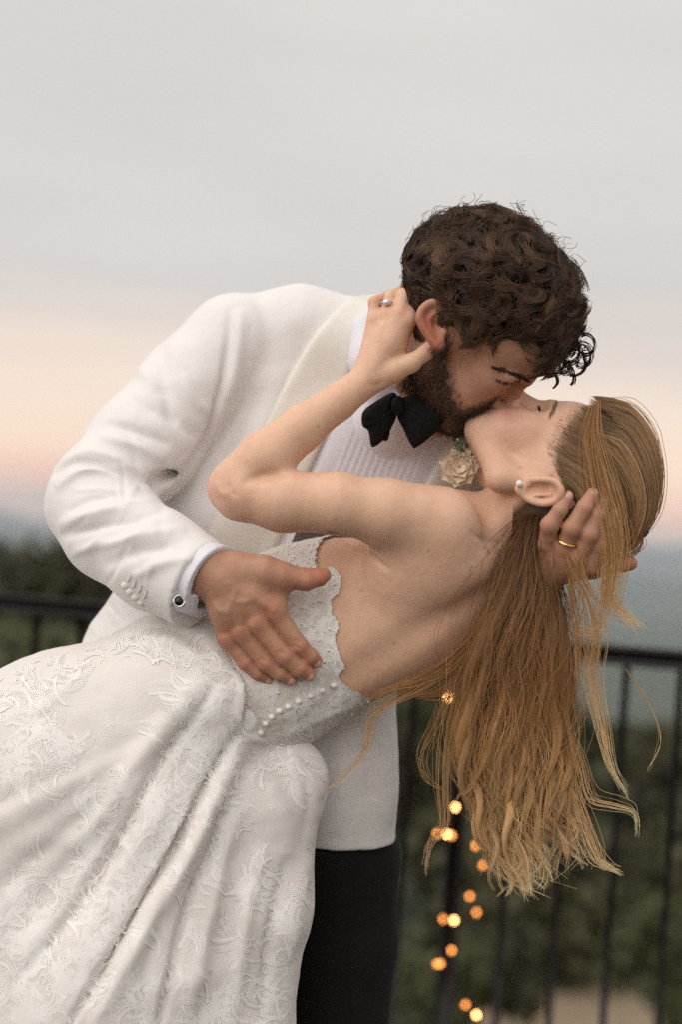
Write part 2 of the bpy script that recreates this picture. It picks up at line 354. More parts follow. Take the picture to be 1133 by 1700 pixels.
def lace(name, scale=16, thread=(.84, .82, .79), lining=(.735, .685, .655), dense=.5):
    """corded lace: fans and scrolls of thread over fine net"""
    m, t, b, n, l = mat(name); tcn = n('ShaderNodeTexCoord')
    def math_(op, a, c=None, d=None):
        q = n('ShaderNodeMath'); q.operation = op
        for i, v in enumerate((a, c, d)):
            if v is None: continue
            if isinstance(v, (int, float)): q.inputs[i].default_value = v
            else: l(v, q.inputs[i])
        return q.outputs[0]
    wz = n('ShaderNodeTexNoise'); wz.inputs['Scale'].default_value = scale * 1.1; wz.inputs['Detail'].default_value = 2; l(tcn.outputs['Object'], wz.inputs['Vector'])
    wv = n('ShaderNodeVectorMath'); wv.operation = 'MULTIPLY_ADD'; l(wz.outputs['Color'], wv.inputs[0]); wv.inputs[1].default_value = (.022, .022, .022); l(tcn.outputs['Object'], wv.inputs[2])
    v1 = n('ShaderNodeTexVoronoi'); v1.inputs['Scale'].default_value = scale; v1.inputs['Randomness'].default_value = .85; l(wv.outputs[0], v1.inputs['Vector'])
    v2 = n('ShaderNodeTexVoronoi'); v2.inputs['Scale'].default_value = scale * 2.7; l(wv.outputs[0], v2.inputs['Vector'])
    ve = n('ShaderNodeTexVoronoi'); ve.feature = 'DISTANCE_TO_EDGE'; ve.inputs['Scale'].default_value = scale * 2.7; l(wv.outputs[0], ve.inputs['Vector'])
    rings = math_('SINE', math_('MULTIPLY', v1.outputs['Distance'], 95)); rings2 = math_('SINE', math_('MULTIPLY', v2.outputs['Distance'], 40))
    ringm = math_('SMOOTH_MIN', math_('MULTIPLY_ADD', rings, .5, .5), 1.0, .1)
    ring2m = math_('MULTIPLY_ADD', rings2, .5, .5)
    edge = n('ShaderNodeMapRange'); l(ve.outputs['Distance'], edge.inputs[0]); edge.inputs[1].default_value = .0; edge.inputs[2].default_value = .07; edge.inputs[3].default_value = 1; edge.inputs[4].default_value = 0
    mz = n('ShaderNodeTexNoise'); mz.inputs['Scale'].default_value = scale * .72; mz.inputs['Detail'].default_value = 1.5; l(tcn.outputs['Object'], mz.inputs['Vector'])
    motif = n('ShaderNodeMapRange'); motif.interpolation_type = 'SMOOTHSTEP'; l(mz.outputs['Fac'], motif.inputs[0]); motif.inputs[1].default_value = dense - .035; motif.inputs[2].default_value = dense + .035
    mz2 = n('ShaderNodeTexNoise'); mz2.inputs['Scale'].default_value = scale * 1.5; mz2.inputs['Detail'].default_value = 1; l(tcn.outputs['Object'], mz2.inputs['Vector'])
    sel = n('ShaderNodeMapRange'); l(mz2.outputs['Fac'], sel.inputs[0]); sel.inputs[1].default_value = .46; sel.inputs[2].default_value = .54
    ring2m = math_('MULTIPLY', ring2m, .3); ringm = math_('MULTIPLY', edge.outputs[0], .12)
    mixr = n('ShaderNodeMix'); l(sel.outputs[0], mixr.inputs[0]); l(ringm, mixr.inputs[2]); l(math_('MAXIMUM', ring2m, math_('MULTIPLY', edge.outputs[0], .15)), mixr.inputs[3])
    net = n('ShaderNodeTexVoronoi'); net.feature = 'DISTANCE_TO_EDGE'; net.inputs['Scale'].default_value = 420; net.inputs['Randomness'].default_value = .35; l(tcn.outputs['Object'], net.inputs['Vector'])
    netm = n('ShaderNodeMapRange'); l(net.outputs['Distance'], netm.inputs[0]); netm.inputs[1].default_value = .0; netm.inputs[2].default_value = .22; netm.inputs[3].default_value = .55; netm.inputs[4].default_value = .0
    thr = math_('MULTIPLY', math_('MULTIPLY_ADD', mixr.outputs[0], .8, .12), motif.outputs[0])
    cov = math_('MAXIMUM', thr, netm.outputs[0])
    mc = n('ShaderNodeMix'); mc.data_type = 'RGBA'; l(cov, mc.inputs[0]); mc.inputs[6].default_value = (*lining, 1); mc.inputs[7].default_value = (*thread, 1); l(mc.outputs[2], b.inputs['Base Color'])
    fz = n('ShaderNodeTexNoise'); fz.inputs['Scale'].default_value = 900; l(tcn.outputs['Object'], fz.inputs['Vector'])
    hgt = math_('MULTIPLY_ADD', fz.outputs['Fac'], .25, math_('ADD', math_('MULTIPLY', thr, 1.0), math_('MULTIPLY', netm.outputs[0], .35)))
    bp = n('ShaderNodeBump'); bp.inputs['Strength'].default_value = .55; bp.inputs['Distance'].default_value = .0009; l(hgt, bp.inputs['Height']); l(bp.outputs[0], b.inputs['Normal'])
    b.inputs['Roughness'].default_value = .7; b.inputs['Sheen Weight'].default_value = .2; b.inputs['Specular IOR Level'].default_value = .3
    return m
M = dict(
    skin_m=skin('warm skin'), skin_f=skin('fair skin', .08), dark_hair=hairmat('dark brown hair', .52, .12, .3), fair_hair=hairmat('golden brown hair', .52, .4, .35),
    wool=cloth('ivory dinner jacket wool', (.80, .775, .765), 1100, .9, .3, .12), satin=cloth('cream satin lapel', (.775, .745, .685), 1500, .55, .15, .1),
    shirt=cloth('white cotton shirt', (.76, .745, .81), 1500, .8, .2, .2), black=cloth('black silk', (.0035, .003, .0035), 900, .75, .0, .2), trouser=cloth('black trouser wool', (.0075, .0065, .0065), 900, .9, .02, .3),
    lace=lace('ivory corded lace', 15, dense=.47), lace_b=lace('ivory beaded lace', 24, dense=.40, lining=(.71, .645, .595)), waistcoat=cloth('taupe waistcoat', (.11, .085, .075), 900),
    pearl=plain('pearl', (.82, .78, .72), .18, 0, .04), silver=plain('polished silver', (.75, .75, .76), .22, 1, .03), gold=plain('gold', (.83, .52, .22), .2, 1, .03), onyx=plain('onyx', (.008, .008, .009), .12, 0, .1),
    stone=plain('clear grey stone', (.75, .78, .82), .08, .3, .05), nail_m=plain('finger nail', (.62, .38, .31), .32, 0, .05), nail_f=plain('pink nail', (.62, .36, .38), .25, 0, .04),
    iron=plain('dark painted iron', (.03, .026, .025), .5, 0, .25, 30, .3, 120), bulb=plain('lit fairy bulb', (1, .5, .2), .3, 0, 0, emit=((1.0, .33, .07), 4.6)), bulb_hot=plain('bright fairy bulb', (1, .5, .2), .3, 0, 0, emit=((1.0, .45, .15), 13)), wire=plain('copper wire', (.12, .05, .02), .4, .6),
    petal=plain('cream petal', (.84, .71, .56), .7, 0, .08, 60), leaf=plain('boutonniere leaf', (.10, .13, .075), .6, 0, .3, 80), bud=plain('small white bud', (.62, .62, .52), .7, 0, .1))
sc.cycles.volume_bounces = 2; sc.cycles.use_denoising = False; sc.cycles.use_adaptive_sampling = False; sc.cycles.sampling_pattern = 'TABULATED_SOBOL'
# ------------------------------------------------------------------ the setting
def ground_mat():
    m, t, b, n, l = mat('grass and soil'); tcn = n('ShaderNodeTexCoord'); z = n('ShaderNodeTexNoise'); z.inputs['Scale'].default_value = .35; z.inputs['Detail'].default_value = 8; l(tcn.outputs['Object'], z.inputs['Vector'])
    cr = n('ShaderNodeValToRGB'); l(z.outputs['Fac'], cr.inputs[0]); e = cr.color_ramp.elements; e[0].position = .35; e[0].color = (.022, .034, .014, 1); e[1].position = .65; e[1].color = (.06, .075, .035, 1)
    l(cr.outputs[0], b.inputs['Base Color']); b.inputs['Roughness'].default_value = .95; return m
def leafmat(name, c0, c1):
    m, t, b, n, l = mat(name); a = n('ShaderNodeAttribute'); a.attribute_name = 'Col'; mm = n('ShaderNodeMix'); mm.data_type = 'RGBA'; sx = n('ShaderNodeSeparateColor'); l(a.outputs['Color'], sx.inputs[0]); l(sx.outputs[0], mm.inputs[0])
    mm.inputs[6].default_value = (*c0, 1); mm.inputs[7].default_value = (*c1, 1); l(mm.outputs[2], b.inputs['Base Color']); b.inputs['Roughness'].default_value = .6
    tr = n('ShaderNodeBsdfTranslucent'); l(mm.outputs[2], tr.inputs[0]); ms = n('ShaderNodeMixShader'); ms.inputs[0].default_value = .25; l(b.outputs[0], ms.inputs[1]); l(tr.outputs[0], ms.inputs[2]); l(ms.outputs[0], t.nodes['Material Output'].inputs[0]); return m
M['ground'] = ground_mat(); M['leaf_dark'] = leafmat('dark foliage', (.030, .030, .013), (.095, .092, .038)); M['leaf_mid'] = leafmat('green foliage', (.05, .06, .024), (.13, .145, .062))
M['bark'] = plain('bark', (.06, .045, .035), .9, 0, .3, 25, .6, 60); M['gravel'] = plain('pale gravel', (.33, .25, .17), .95, 0, .25, 8, .4, 60)
M['paving'] = plain('terrace stone', (.30, .28, .26), .85, 0, .12, 6, .2, 90)
M['hill'] = plain('wooded hillside', (.05, .065, .05), .95, 0, .35, .004)

def heights(x, y):                                    # garden below the terrace, falling to a wide valley
    r = np.hypot(x, y); z = np.where(r < 13, -2.2, -2.2 - 75 * np.clip((r - 13) / 420, 0, 1) ** 1.0)
    z = z + np.clip((r - 40) / 300, 0, 1) * 7 * (np.sin(x * .021 + 1) * np.cos(y * .017) + .5 * np.sin(x * .05 + y * .04)); return z
rr = np.r_[np.linspace(.5, 40, 60), np.geomspace(42, 4550, 90)]; th = np.linspace(0, 2 * np.pi, 161)
gx = rr[:, None] * np.cos(th); gy = rr[:, None] * np.sin(th)
g = mk('ground', np.stack([gx, gy, heights(gx, gy)], -1).reshape(-1, 3), grid_faces(len(rr), len(th)), M['ground']); tag(g, kind='structure')
def ridge(name, dist, hgt, seed, a0, a1, base=-78, depth=2600):
    a = np.linspace(R(a0), R(a1), 220); t = np.linspace(0, 1, 18); q = np.random.default_rng(seed).random(4) * 6
    prof = .62 + .2 * np.sin(a * 9 + q[0]) + .11 * np.sin(a * 23 + q[1]) + .05 * np.sin(a * 61 + q[2]) + .03 * np.sin(a * 140 + q[3])
    rad = dist + depth * (t[None] - .5); hz = base + (hgt * prof)[:, None] * np.sin(np.pi * t)[None] ** 1.2
    V = np.stack([rad * np.sin(a)[:, None], rad * np.cos(a)[:, None], hz], -1).reshape(-1, 3)
    o = mk(name, V, grid_faces(220, 18)[:, ::-1], M['hill']); tag(o, kind='structure')
ridge('far_hills', 3600, 122, 3, -60, 60, depth=1500); ridge('near_hills', 2100, 62, 5, -60, 60, depth=800)

# terrace: stone slabs with open joints, mostly below the frame
RA, RB = ray(0, 998, 3.64), ray(1133, 1097, 3.26)     # top rail line
ra_dir = nrm((RB - RA) * [1, 1, 0]); ra_in = np.array([-ra_dir[1], ra_dir[0], 0]); RTOP = 1.17
te = mk('terrace', *box(np.array([0, 1.35, -.08]), (6, 2.45, .075)), M['paving']); tag(te, kind='structure')
pv = box((0, 0, 0), (.2965, .2965, .012)); slab_me = None
for i in range(-3, 4):
    for j in range(0, 6):
        c = np.array([i * .6 + .1, .9 + j * .6 - .6, .0055])
        if slab_me is None: o = mk('paving_slab', pv[0] + c, pv[1], M['paving'], te); slab_me = o.data; c0 = c
        else: o = bpy.data.objects.new('paving_slab', slab_me); COL.objects.link(o); o.parent = te; o.location = c - c0

# railing
rc_ = RA + (RB - RA) * .5; rail = empty('railing', (rc_[0], rc_[1], 0)); tag(rail, 'dark iron railing with square balusters behind the couple', 'railing')
AX = np.stack([ra_dir, ra_in, np.array([0, 0, 1])])
def rp(s, z): q = np.array([rc_[0], rc_[1], 0]) + ra_dir * s; q[2] = z; return q
mk('top_rail', *box(rp(0, RTOP), (2.6, .032, .0215), AX), M['iron'], rail)
mk('bottom_rail', *box(rp(0, .075), (2.6, .016, .016), AX), M['iron'], rail)
def s_of(px):                                         # position along the rail seen at a photograph column
    best = min(np.linspace(-2.5, 2.5, 4001), key=lambda s: abs(proj(rp(s, .7))[0] - px)); return best
def proj(p): q = from_world(p[None]); return to_px(q)[0]
s_post = s_of(757); sp_ = .123
bb = box((0, 0, 0), (.0085, .0085, .530), AX); bal_me = None; c0 = None
for k in range(-19, 20):
    s = s_post + k * sp_
    if k == 0 or abs(s) > 2.45: continue
    c = rp(s, .619)
    if bal_me is None: o = mk('baluster', bb[0] + c, bb[1], M['iron'], rail); bal_me = o.data; c0 = c
    else: o = bpy.data.objects.new('baluster', bal_me); COL.objects.link(o); o.parent = rail; o.location = c - c0
mk('post', *box(rp(s_post, .578), (.021, .021, .568), AX), M['iron'], rail)

# fairy lights wound round the post
fl = empty('fairy_lights', rp(s_post, 0)); tag(fl, 'string of warm fairy lights wound round the railing post', 'fairy lights')
bulbs = [(773, 1105, -.05), (745, 1157, -.05), (757, 1340, -.05), (727, 1384, -.04), (743, 1385, -.07), (751, 1387, -.05), (791, 1404, -.03), (803, 1436, .03), (781, 1488, .05), (792, 1515, .06), (737, 1526, -.03), (755, 1528, -.05),
         (751, 1578, -.05), (726, 1600, -.03), (732, 1600, -.05), (774, 1668, .05), (792, 1685, -.03)]
pd = np.dot(rp(s_post, .5) - [0, 0, CAMZ], c_f); bp_ = [ray(x, y, pd + dz) for x, y, dz in bulbs]
bl = sphere((0, 0, 0), (.0047, .0047, .0056), 7, 9); b_me = None
for p_ in bp_:
    hot = round(float(p_[2]) * 1000) % 3 == 0
    if b_me is None: o = mk('bulb', bl[0] + p_, bl[1], M['bulb'], fl); b_me = o.data; b_hot = b_me.copy(); b_hot.materials[0] = M['bulb_hot']; b0 = p_
    else: o = bpy.data.objects.new('bulb', b_hot if hot else b_me); COL.objects.link(o); o.parent = fl; o.location = p_ - b0
wirep = catmull(np.array([rp(s_post, 1.13) + [0, -.04, 0]] + bp_ + [rp(s_post, .02) + [.03, -.04, 0]]), 6)
v, q, _ = tubes(wirep[None], np.full((1, len(wirep)), .0011), 5); o = mk('wire', v, q, M['wire'], fl)

# trees and shrubs of the garden below
def tree(name, label, px, ytop, dist, wid, mt, nleaf=2600, leaf=.16, group=None, seed=0, hfac=1.0):
    rg = np.random.default_rng(seed + 100); top = ray(px, ytop, dist); gz = float(heights(top[0], top[1])); H = max(1.0, top[2] - gz)
    root = empty(name, (top[0], top[1], gz - .05)); tag(root, label, 'tree' if 'tree' in name else 'shrub', group)
    S = []; Rd = []; base = np.array([top[0], top[1], gz - .05]); tk = .03 * H + .03
    m = 9; t = np.linspace(0, 1, m); st = base + np.stack([.12 * np.sin(t * 3 + seed), .1 * np.cos(t * 2.3 + seed) - .1, t * H * .8], 1); S.append(st); Rd.append(tk * (1 - .8 * t))
    blobs = []
    for k in range(9):
        a = rg.random() * 6.28; f0 = .3 + .5 * rg.random(); s0 = base + [0, 0, H * f0 * .8]; e0 = base + np.array([math.cos(a) * wid * (.35 + .6 * rg.random()), math.sin(a) * wid * (.35 + .6 * rg.random()), H * (.42 + .45 * rg.random())])
        S.append(s0 + (e0 - s0) * t[:, None] + np.array([0, 0, 1]) * (np.sin(t * np.pi) * .12 * H)[:, None]); Rd.append(tk * .42 * (1 - .85 * t)); blobs.append((e0, wid * (.3 + .22 * rg.random())))
    for k in range(7): blobs.append((base + np.array([rg.normal() * wid * .3, rg.normal() * wid * .3, H * (.6 + .35 * rg.random()) - wid * .2]), wid * (.28 + .25 * rg.random())))
    v, q, _ = tubes(np.array(S), np.array(Rd), 7); mk('trunk', v, q, M['bark'], root)
    n = nleaf; w_ = np.array([b[1] for b in blobs]) ** 2; ch = rg.choice(len(blobs), n, p=w_ / w_.sum()); dirs = rg.normal(size=(n, 3)); dirs /= np.linalg.norm(dirs, axis=1, keepdims=True)
    cen = np.array([b[0] for b in blobs])[ch] + dirs * (np.array([b[1] for b in blobs])[ch] * rg.random(n) ** .45)[:, None] * [1, 1, .8]
    cen[:, 2] = np.minimum(cen[:, 2], base[2] + H + .1); a = rg.normal(size=(n, 3)); a /= np.linalg.norm(a, axis=1, keepdims=True); b = np.cross(a, rg.normal(size=(n, 3))); b /= np.linalg.norm(b, axis=1, keepdims=True)
    sz = leaf * (.5 + rg.random(n))[:, None]; V = np.stack([cen - a * sz, cen + b * sz * .42, cen + a * sz, cen - b * sz * .42], 1).reshape(-1, 3)
    shade = np.repeat((rg.random(len(blobs))[ch] * .6 + rg.random(n) * .4), 4)
    o = mk('crown', V, np.arange(4 * n).reshape(-1, 4), mt, root, cols=np.repeat(shade[:, None], 3, 1)); o['kind'] = 'stuff'
    return root
GT = 'trees in the garden below the terrace'
tree('broadleaf_tree', 'dark rounded tree beyond the railing on the side of the groom\'s elbow', 30, 880, 21, 1.9, M['leaf_dark'], 4200, .17, GT, 1)
tree('broadleaf_tree', 'dark tree behind the groom\'s sleeve and jacket skirt', 150, 905, 24, 1.9, M['leaf_dark'], 3600, .17, GT, 2)
tree('broadleaf_tree', 'olive green tree low under the railing beside the lace skirt', 40, 1010, 15, 1.6, M['leaf_mid'], 3200, .15, GT, 3)
tree('broadleaf_tree', 'tall dark tree straight behind the fairy lights post', 740, 1075, 19, 1.6, M['leaf_dark'], 3600, .16, GT, 4)
tree('broadleaf_tree', 'dark tree behind the loose hair ends of the bride', 880, 1130, 18, 1.7, M['leaf_dark'], 3600, .16, GT, 5)
tree('broadleaf_tree', 'lower dark tree past the bride\'s hair at the far balusters', 1020, 1195, 16, 1.5, M['leaf_dark'], 3200, .15, GT, 6)
tree('broadleaf_tree', 'green tree at the outermost balusters past the hair', 1150, 1180, 17, 1.6, M['leaf_mid'], 3200, .15, GT, 7)
tree('broadleaf_tree', 'squat dark tree in front of the taller ones under the hair tips', 930, 1330, 12.5, 1.3, M['leaf_dark'], 3400, .12, GT, 8)
tree('broadleaf_tree', 'dark tree between the fairy lights and the groom\'s trousers', 640, 1130, 15, 1.3, M['leaf_dark'], 3000, .14, GT, 9)
tree('garden_shrub', 'bright green shrub between the black trousers and the lit post', 690, 1545, 8.5, .42, M['leaf_mid'], 2200, .06, 'shrubs below the terrace', 10)
tree('garden_shrub', 'dark shrub behind the lowest fairy lights', 800, 1480, 9.8, .5, M['leaf_dark'], 2200, .07, 'shrubs below the terrace', 11)
tree('garden_shrub', 'green shrub by the gravel path at the outermost balusters', 1120, 1480, 9.5, .5, M['leaf_mid'], 2200, .07, 'shrubs below the terrace', 12)
tt = np.linspace(0, 1, 30); pc = np.stack([np.interp(tt, [0, .35, .7, 1], [.3, 1.4, 3.6, 7.5]), np.interp(tt, [0, .35, .7, 1], [9.4, 9.9, 12, 16])], 1); pn = np.gradient(pc, axis=0); pn = np.stack([-pn[:, 1], pn[:, 0]], 1); pn /= np.linalg.norm(pn, axis=1, keepdims=True)
pv = np.concatenate([np.c_[pc + pn * .75, heights(*(pc + pn * .75).T) + .02][:, None], np.c_[pc - pn * .75, heights(*(pc - pn * .75).T) + .02][:, None]], 1).reshape(-1, 3)
tag(mk('gravel_path', pv, grid_faces(30, 2)[:, ::-1], M['gravel']), kind='structure')
# ------------------------------------------------------------------ heads
class Frame:
    def __init__(s, o, F, Up, S, k): s.o, s.F, s.U, s.S, s.k = np.asarray(o, float), nrm(F), nrm(Up), nrm(S), k
    def __call__(s, f, a, z): return s.o + s.k * (f * s.F + a * s.S + z * s.U)
    def ax(s): return np.stack([s.F, s.S, s.U])
    def inv(s, X): return ((X - s.o) / s.k) @ np.stack([s.F, s.S, s.U]).T
def head(sd_, H, male):
    k = H.k; A = H.ax(); low = 1.0 if male else .87       # her lower face is shorter
    H0 = H; H = lambda f, a, z: H0(f, a, z * low if z < 0 else z)
    def E(c, r, kk=18): sd_.add(ell(H(*c), np.array(r) * k, A), kk * k)
    def C(a, b, ra, rb, kk=14): sd_.add(rc(H(*a), H(*b), ra * k, rb * k), kk * k)
    E((2, 0, 62), (125, 96, 106)); E((76, 0, 66), (66, 76, 66), 25); E((-58, 0, 42), (68, 78, 72), 25); E((70, 0, -8), (62, 64, 80), 25)
    for s in (-1, 1):
        E((92, 46 * s, 0), (28, 25, 20), 22); E((88, 36 * s, -42), (32, 30, 38), 22)
        C((6, 68 * s, 0), (16, 64 * s, -52), 20, 22, 22); C((16, 64 * s, -54), (88, 20 * s, -90), 23, 19, 20)
        C((116, 54 * s, 30), (134, 14 * s, 36), 11, 11, 14)
    E((100, 0, -50), (28, 36, 34), 16); E((97, 0, -92), (25, 26, 21), 18)
    if male: E((100, 0, -94), (30, 32, 24), 18)
    for s in (-1, 1): sd_.sub(ell(H(140, 38 * s, 15), np.array([23, 25, 17]) * k, A), 16 * k)
    for s in (-1, 1): E((106, 39 * s, 13), (20, 20, 18), 5)
    C((131, 0, 26), (150, 0, -16), 9, 11, 12); E((153, 0, -20), (13, 13, 11), 8)
    for s in (-1, 1): E((138, 14 * s, -25), (13, 9, 9), 6); sd_.sub(ell(H(142, 8 * s, -33), np.array([7, 4.5, 5]) * k, A), 3 * k)
    E((124, 0, -53), (10, 24, 6.5), 6); E((122, 0, -66), (9, 21, 7.5), 6)
    sd_.sub(rc(H(131, -22, -59), H(131, 22, -59), 2 * k, 2 * k), 4 * k)
def limb(sd_, pts, k=12): sd_.chain([(P(*q[:3]), q[3]) for q in pts], k)

# ------------------------------------------------------------------ bride: body
HB = Frame(P(872, 807, 8), (0.03, -1, .05), (1, 0.03, 0), (0, 0.05, -1), 1.0)
bt = SDF()                                            # torso
ta = nrm([-.83, .55, 0]); tn = nrm([.55, .83, 0]); TA = np.stack([ta, tn, [0, 0, 1]])
bt.add(ell(P(700, 985, 40), (175, 128, 98), TA)); bt.add(ell(P(765, 915, 30), (95, 105, 80), TA), 50)
bt.add(ell(P(600, 1035, 40), (150, 122, 90), TA), 50); bt.add(ell(P(500, 1090, 35), (140, 112, 88), TA), 60)
bt.add(ell(P(535, 975, 65), (90, 80, 95), TA), 40)    # side of the bust
bt.add(ell(P(420, 1130, 30), (130, 130, 105), TA), 60)
bt.sub(rc(P(800, 985, -80), P(560, 1150, -72), 9, 9), 42)                                 # spine
bt.add(ell(P(690, 930, -22), (75, 46, 22), np.stack([nrm([-.6, .8, 0]), nrm([.8, .6, 0]), [0, 0, 1]])), 45)   # shoulder blade
bb_ = SDF()
bb_.it += bt.it
head(bb_, HB, False)
limb(bb_, [(870, 830, 18, 57), (842, 868, 32, 52), (812, 908, 45, 60)], 30)               # neck
limb(bb_, [(855, 838, -36, 11), (828, 872, -20, 10), (806, 900, 0, 12)], 18)            # neck muscle
bb_.add(ell(P(744, 870, -70), (51, 52, 50)), 18)
limb(bb_, [(795, 935, 20, 52), (742, 888, -40, 54)], 22)
limb(bb_, [(728, 866, -62, 58), (640, 850, -86, 52), (560, 836, -98, 48), (470, 832, -98, 48), (400, 818, -88, 43), (388, 808, -84, 40)], 14)  # upper arm
bb_.add(ell(P(376, 812, -82), (27, 29, 28)), 14)
limb(bb_, [(402, 792, -84, 40), (440, 762, -88, 44), (500, 712, -78, 36), (560, 668, -64, 29), (612, 630, -52, 26.5)], 12)  # forearm
bb_.sub(rc(P(470, 785, -140), P(420, 800, -150), 5, 3), 14)
bb_.add(ell(P(722, 922, -58), (92, 48, 40), np.stack([nrm([-.9, -.2, 0]), nrm([-.2, .9, 0]), [0, 0, 1]])), 45); bb_.add(ell(P(690, 955, -46), (70, 46, 34)), 40)
bb_.sub(rc(P(548, 880, -112), P(643, 944, -92), 5, 3), 9)                                # armpit crease
# left hand on his neck
FW = [((680, 530, -58), (690, 498, -40), (700, 478, -8)), ((663, 521, -58), (674, 490, -44), (690, 474, -10)), ((643, 524, -52), (650, 494, -40), (676, 478, -8)), ((622, 530, -44), (622, 502, -34), (646, 489, -4))]
for i, (m_, p_, t_) in enumerate(FW):
    r = (13, 13, 12, 10.5)[i]
    limb(bb_, [((612 + 6 * i * 0, 622, -52)[0], 622, -52, 22), (*m_, r + 1.5)], 10)
    limb(bb_, [(*m_, r), (*p_, r * .92), (*t_, r * .8)], 5)
    bb_.add(ell(P(m_[0], m_[1], m_[2] - 8), (8, 9, 7)), 8)
limb(bb_, [(628, 612, -52, 24), (650, 570, -54, 24), (660, 545, -55, 20)], 14)
limb(bb_, [(630, 628, -56, 20), (655, 615, -62, 18), (684, 603, -66, 14.5), (708, 586, -70, 12.5), (722, 571, -74, 10.5)], 8)   # thumb
for x, y in ((672, 535), (655, 535), (637, 540)): bb_.add(rc(P(x, y, -70), P(622, 610, -74), 3, 2.5), 7)                # tendons
# hidden right arm round his back
limb(bb_, [(800, 960, 90, 52), (760, 1010, 190, 44), (640, 900, 330, 38), (560, 760, 350, 30)], 25)
def ear(sd_, pts, lobe, conc, tr_, base, out, rim=4.6, k=1.0):
    """rim: helix line, base: where the shell joins the head"""
    hp = catmull(np.array(pts), 4)
    for a, b in zip(hp[:-1], hp[1:]): sd_.add(rc(a, b, rim, rim), 4)
    for q in hp[::2]: sd_.add(rc(q, base, rim * .62, rim * 1.2), 5)
    sd_.add(ell(lobe, (9, 9, 6)), 6); sd_.sub(ell(conc, (12, 9, 13)), 5); sd_.add(ell(tr_, (5, 6, 5)), 4)
EB = [(872, 796, -100), (890, 796, -112), (910, 796, -118), (927, 803, -121), (933, 816, -122), (926, 829, -118), (908, 836, -114), (888, 833, -110), (872, 824, -106), (863, 812, -104)]
ear(bb_, [P(*q) for q in EB], P(865, 811, -106), P(897, 813, -120), P(879, 803, -106), P(896, 813, -92), None)
bb_.add(rc(P(888, 822, -112), P(915, 822, -116), 3.2, 3), 4); bb_.add(rc(P(915, 822, -116), P(917, 808, -114), 3, 2.6), 4)
V, Q = mesh_sdf(bb_, 2.7)
V = smooth_mesh(V, Q, 2, .4)
V = sculpt(V, Q, [([(556, 886), (600, 910), (646, 946)], 3.5, -6), ([(800, 885), (812, 905), (820, 925)], 6, -3), ([(780, 880), (800, 895), (835, 905)], 5, -2.5), ([(740, 1010), (690, 1060), (640, 1110)], 30, -1.2), ([(650, 950), (700, 990), (740, 1000)], 22, -1.5),
                  ([(790, 1010), (770, 1050), (720, 1100)], 16, -.6), ([(470, 786), (440, 790), (400, 800)], 8, -4), ([(360, 798), (364, 814), (376, 826)], 6, 3), ([(378, 800), (384, 816), (396, 826)], 4, -1.6), ([(480, 790), (450, 796), (425, 806)], 3, -2), ([(610, 636), (625, 640), (640, 630)], 5, -1.6)])
def paint(V, base, spots, extra=None):
    C = np.tile(np.array(base, float), (len(V), 1)); px = to_px(V)
    for (x, y, d, r, col, a) in spots:
        q = np.linalg.norm((px - [x, y]), axis=1); wgt = a * np.exp(-(q / r) ** 2) * np.exp(-((V[:, 2] - d) / (r * 2.2 + 45)) ** 2); C += wgt[:, None] * (np.array(col) - C)
    return C
PINK = (.62, .25, .19); FAIR = (.765, .50, .355)
spots = [(830, 730, -60, 40, (.74, .44, .34), .5), (875, 705, -60, 38, (.72, .38, .30), .45), (845, 690, -30, 16, (.55, .2, .18), .6), (920, 822, -115, 22, (.70, .33, .26), .6), (358, 815, -80, 40, (.70, .40, .31), .7), (420, 860, -90, 45, (.70, .43, .34), .5),
         (682, 520, -58, 14, PINK, .35), (645, 510, -50, 16, PINK, .35), (621, 502, -34, 14, PINK, .4), (722, 573, -74, 12, PINK, .4), (750, 830, -90, 40, (.72, .45, .35), .4)]
bodyC = paint(V, FAIR, spots)
hl = HB.inv(V)                                        # brown scalp under the hair
sm = np.clip((hl[:, 2] - (88 - .0 * hl[:, 0]) + np.clip(70 - hl[:, 0], 0, 200) * 1.1) / 22, 0, 1) * (hl[:, 2] > -25) * np.clip((-hl[:, 0] + 118) / 10 + .2, 0, 1) * (np.linalg.norm(hl - [0, 0, 50], axis=1) < 190)
sm *= np.clip((hl[:, 0] < 20) * 1.0 + (hl[:, 2] > 25), 0, 1); sm *= (np.abs(hl[:, 1]) < 92); bodyC += sm[:, None] * (np.array([.10, .055, .028]) - bodyC)
for x, y in ((528, 709), (556, 862), (602, 980), (712, 915), (655, 1068), (865, 776)):
    q = np.linalg.norm(to_px(V) - [x, y], axis=1); bodyC *= (1 - .4 * np.exp(-(q / 2.2) ** 2) * (V[:, 2] < 20))[:, None]
fw = to_world(V); BR0 = empty('person', (float(fw[:, 0].min()) - .1, float(fw[:, 1].mean()), 0)); tag(BR0, 'bride in ivory lace gown dipped backwards, bare back, long golden hair hanging', 'person')
mku('body', V, Q, M['skin_f'], BR0, cols=bodyC); BODY_B = (V, Q)
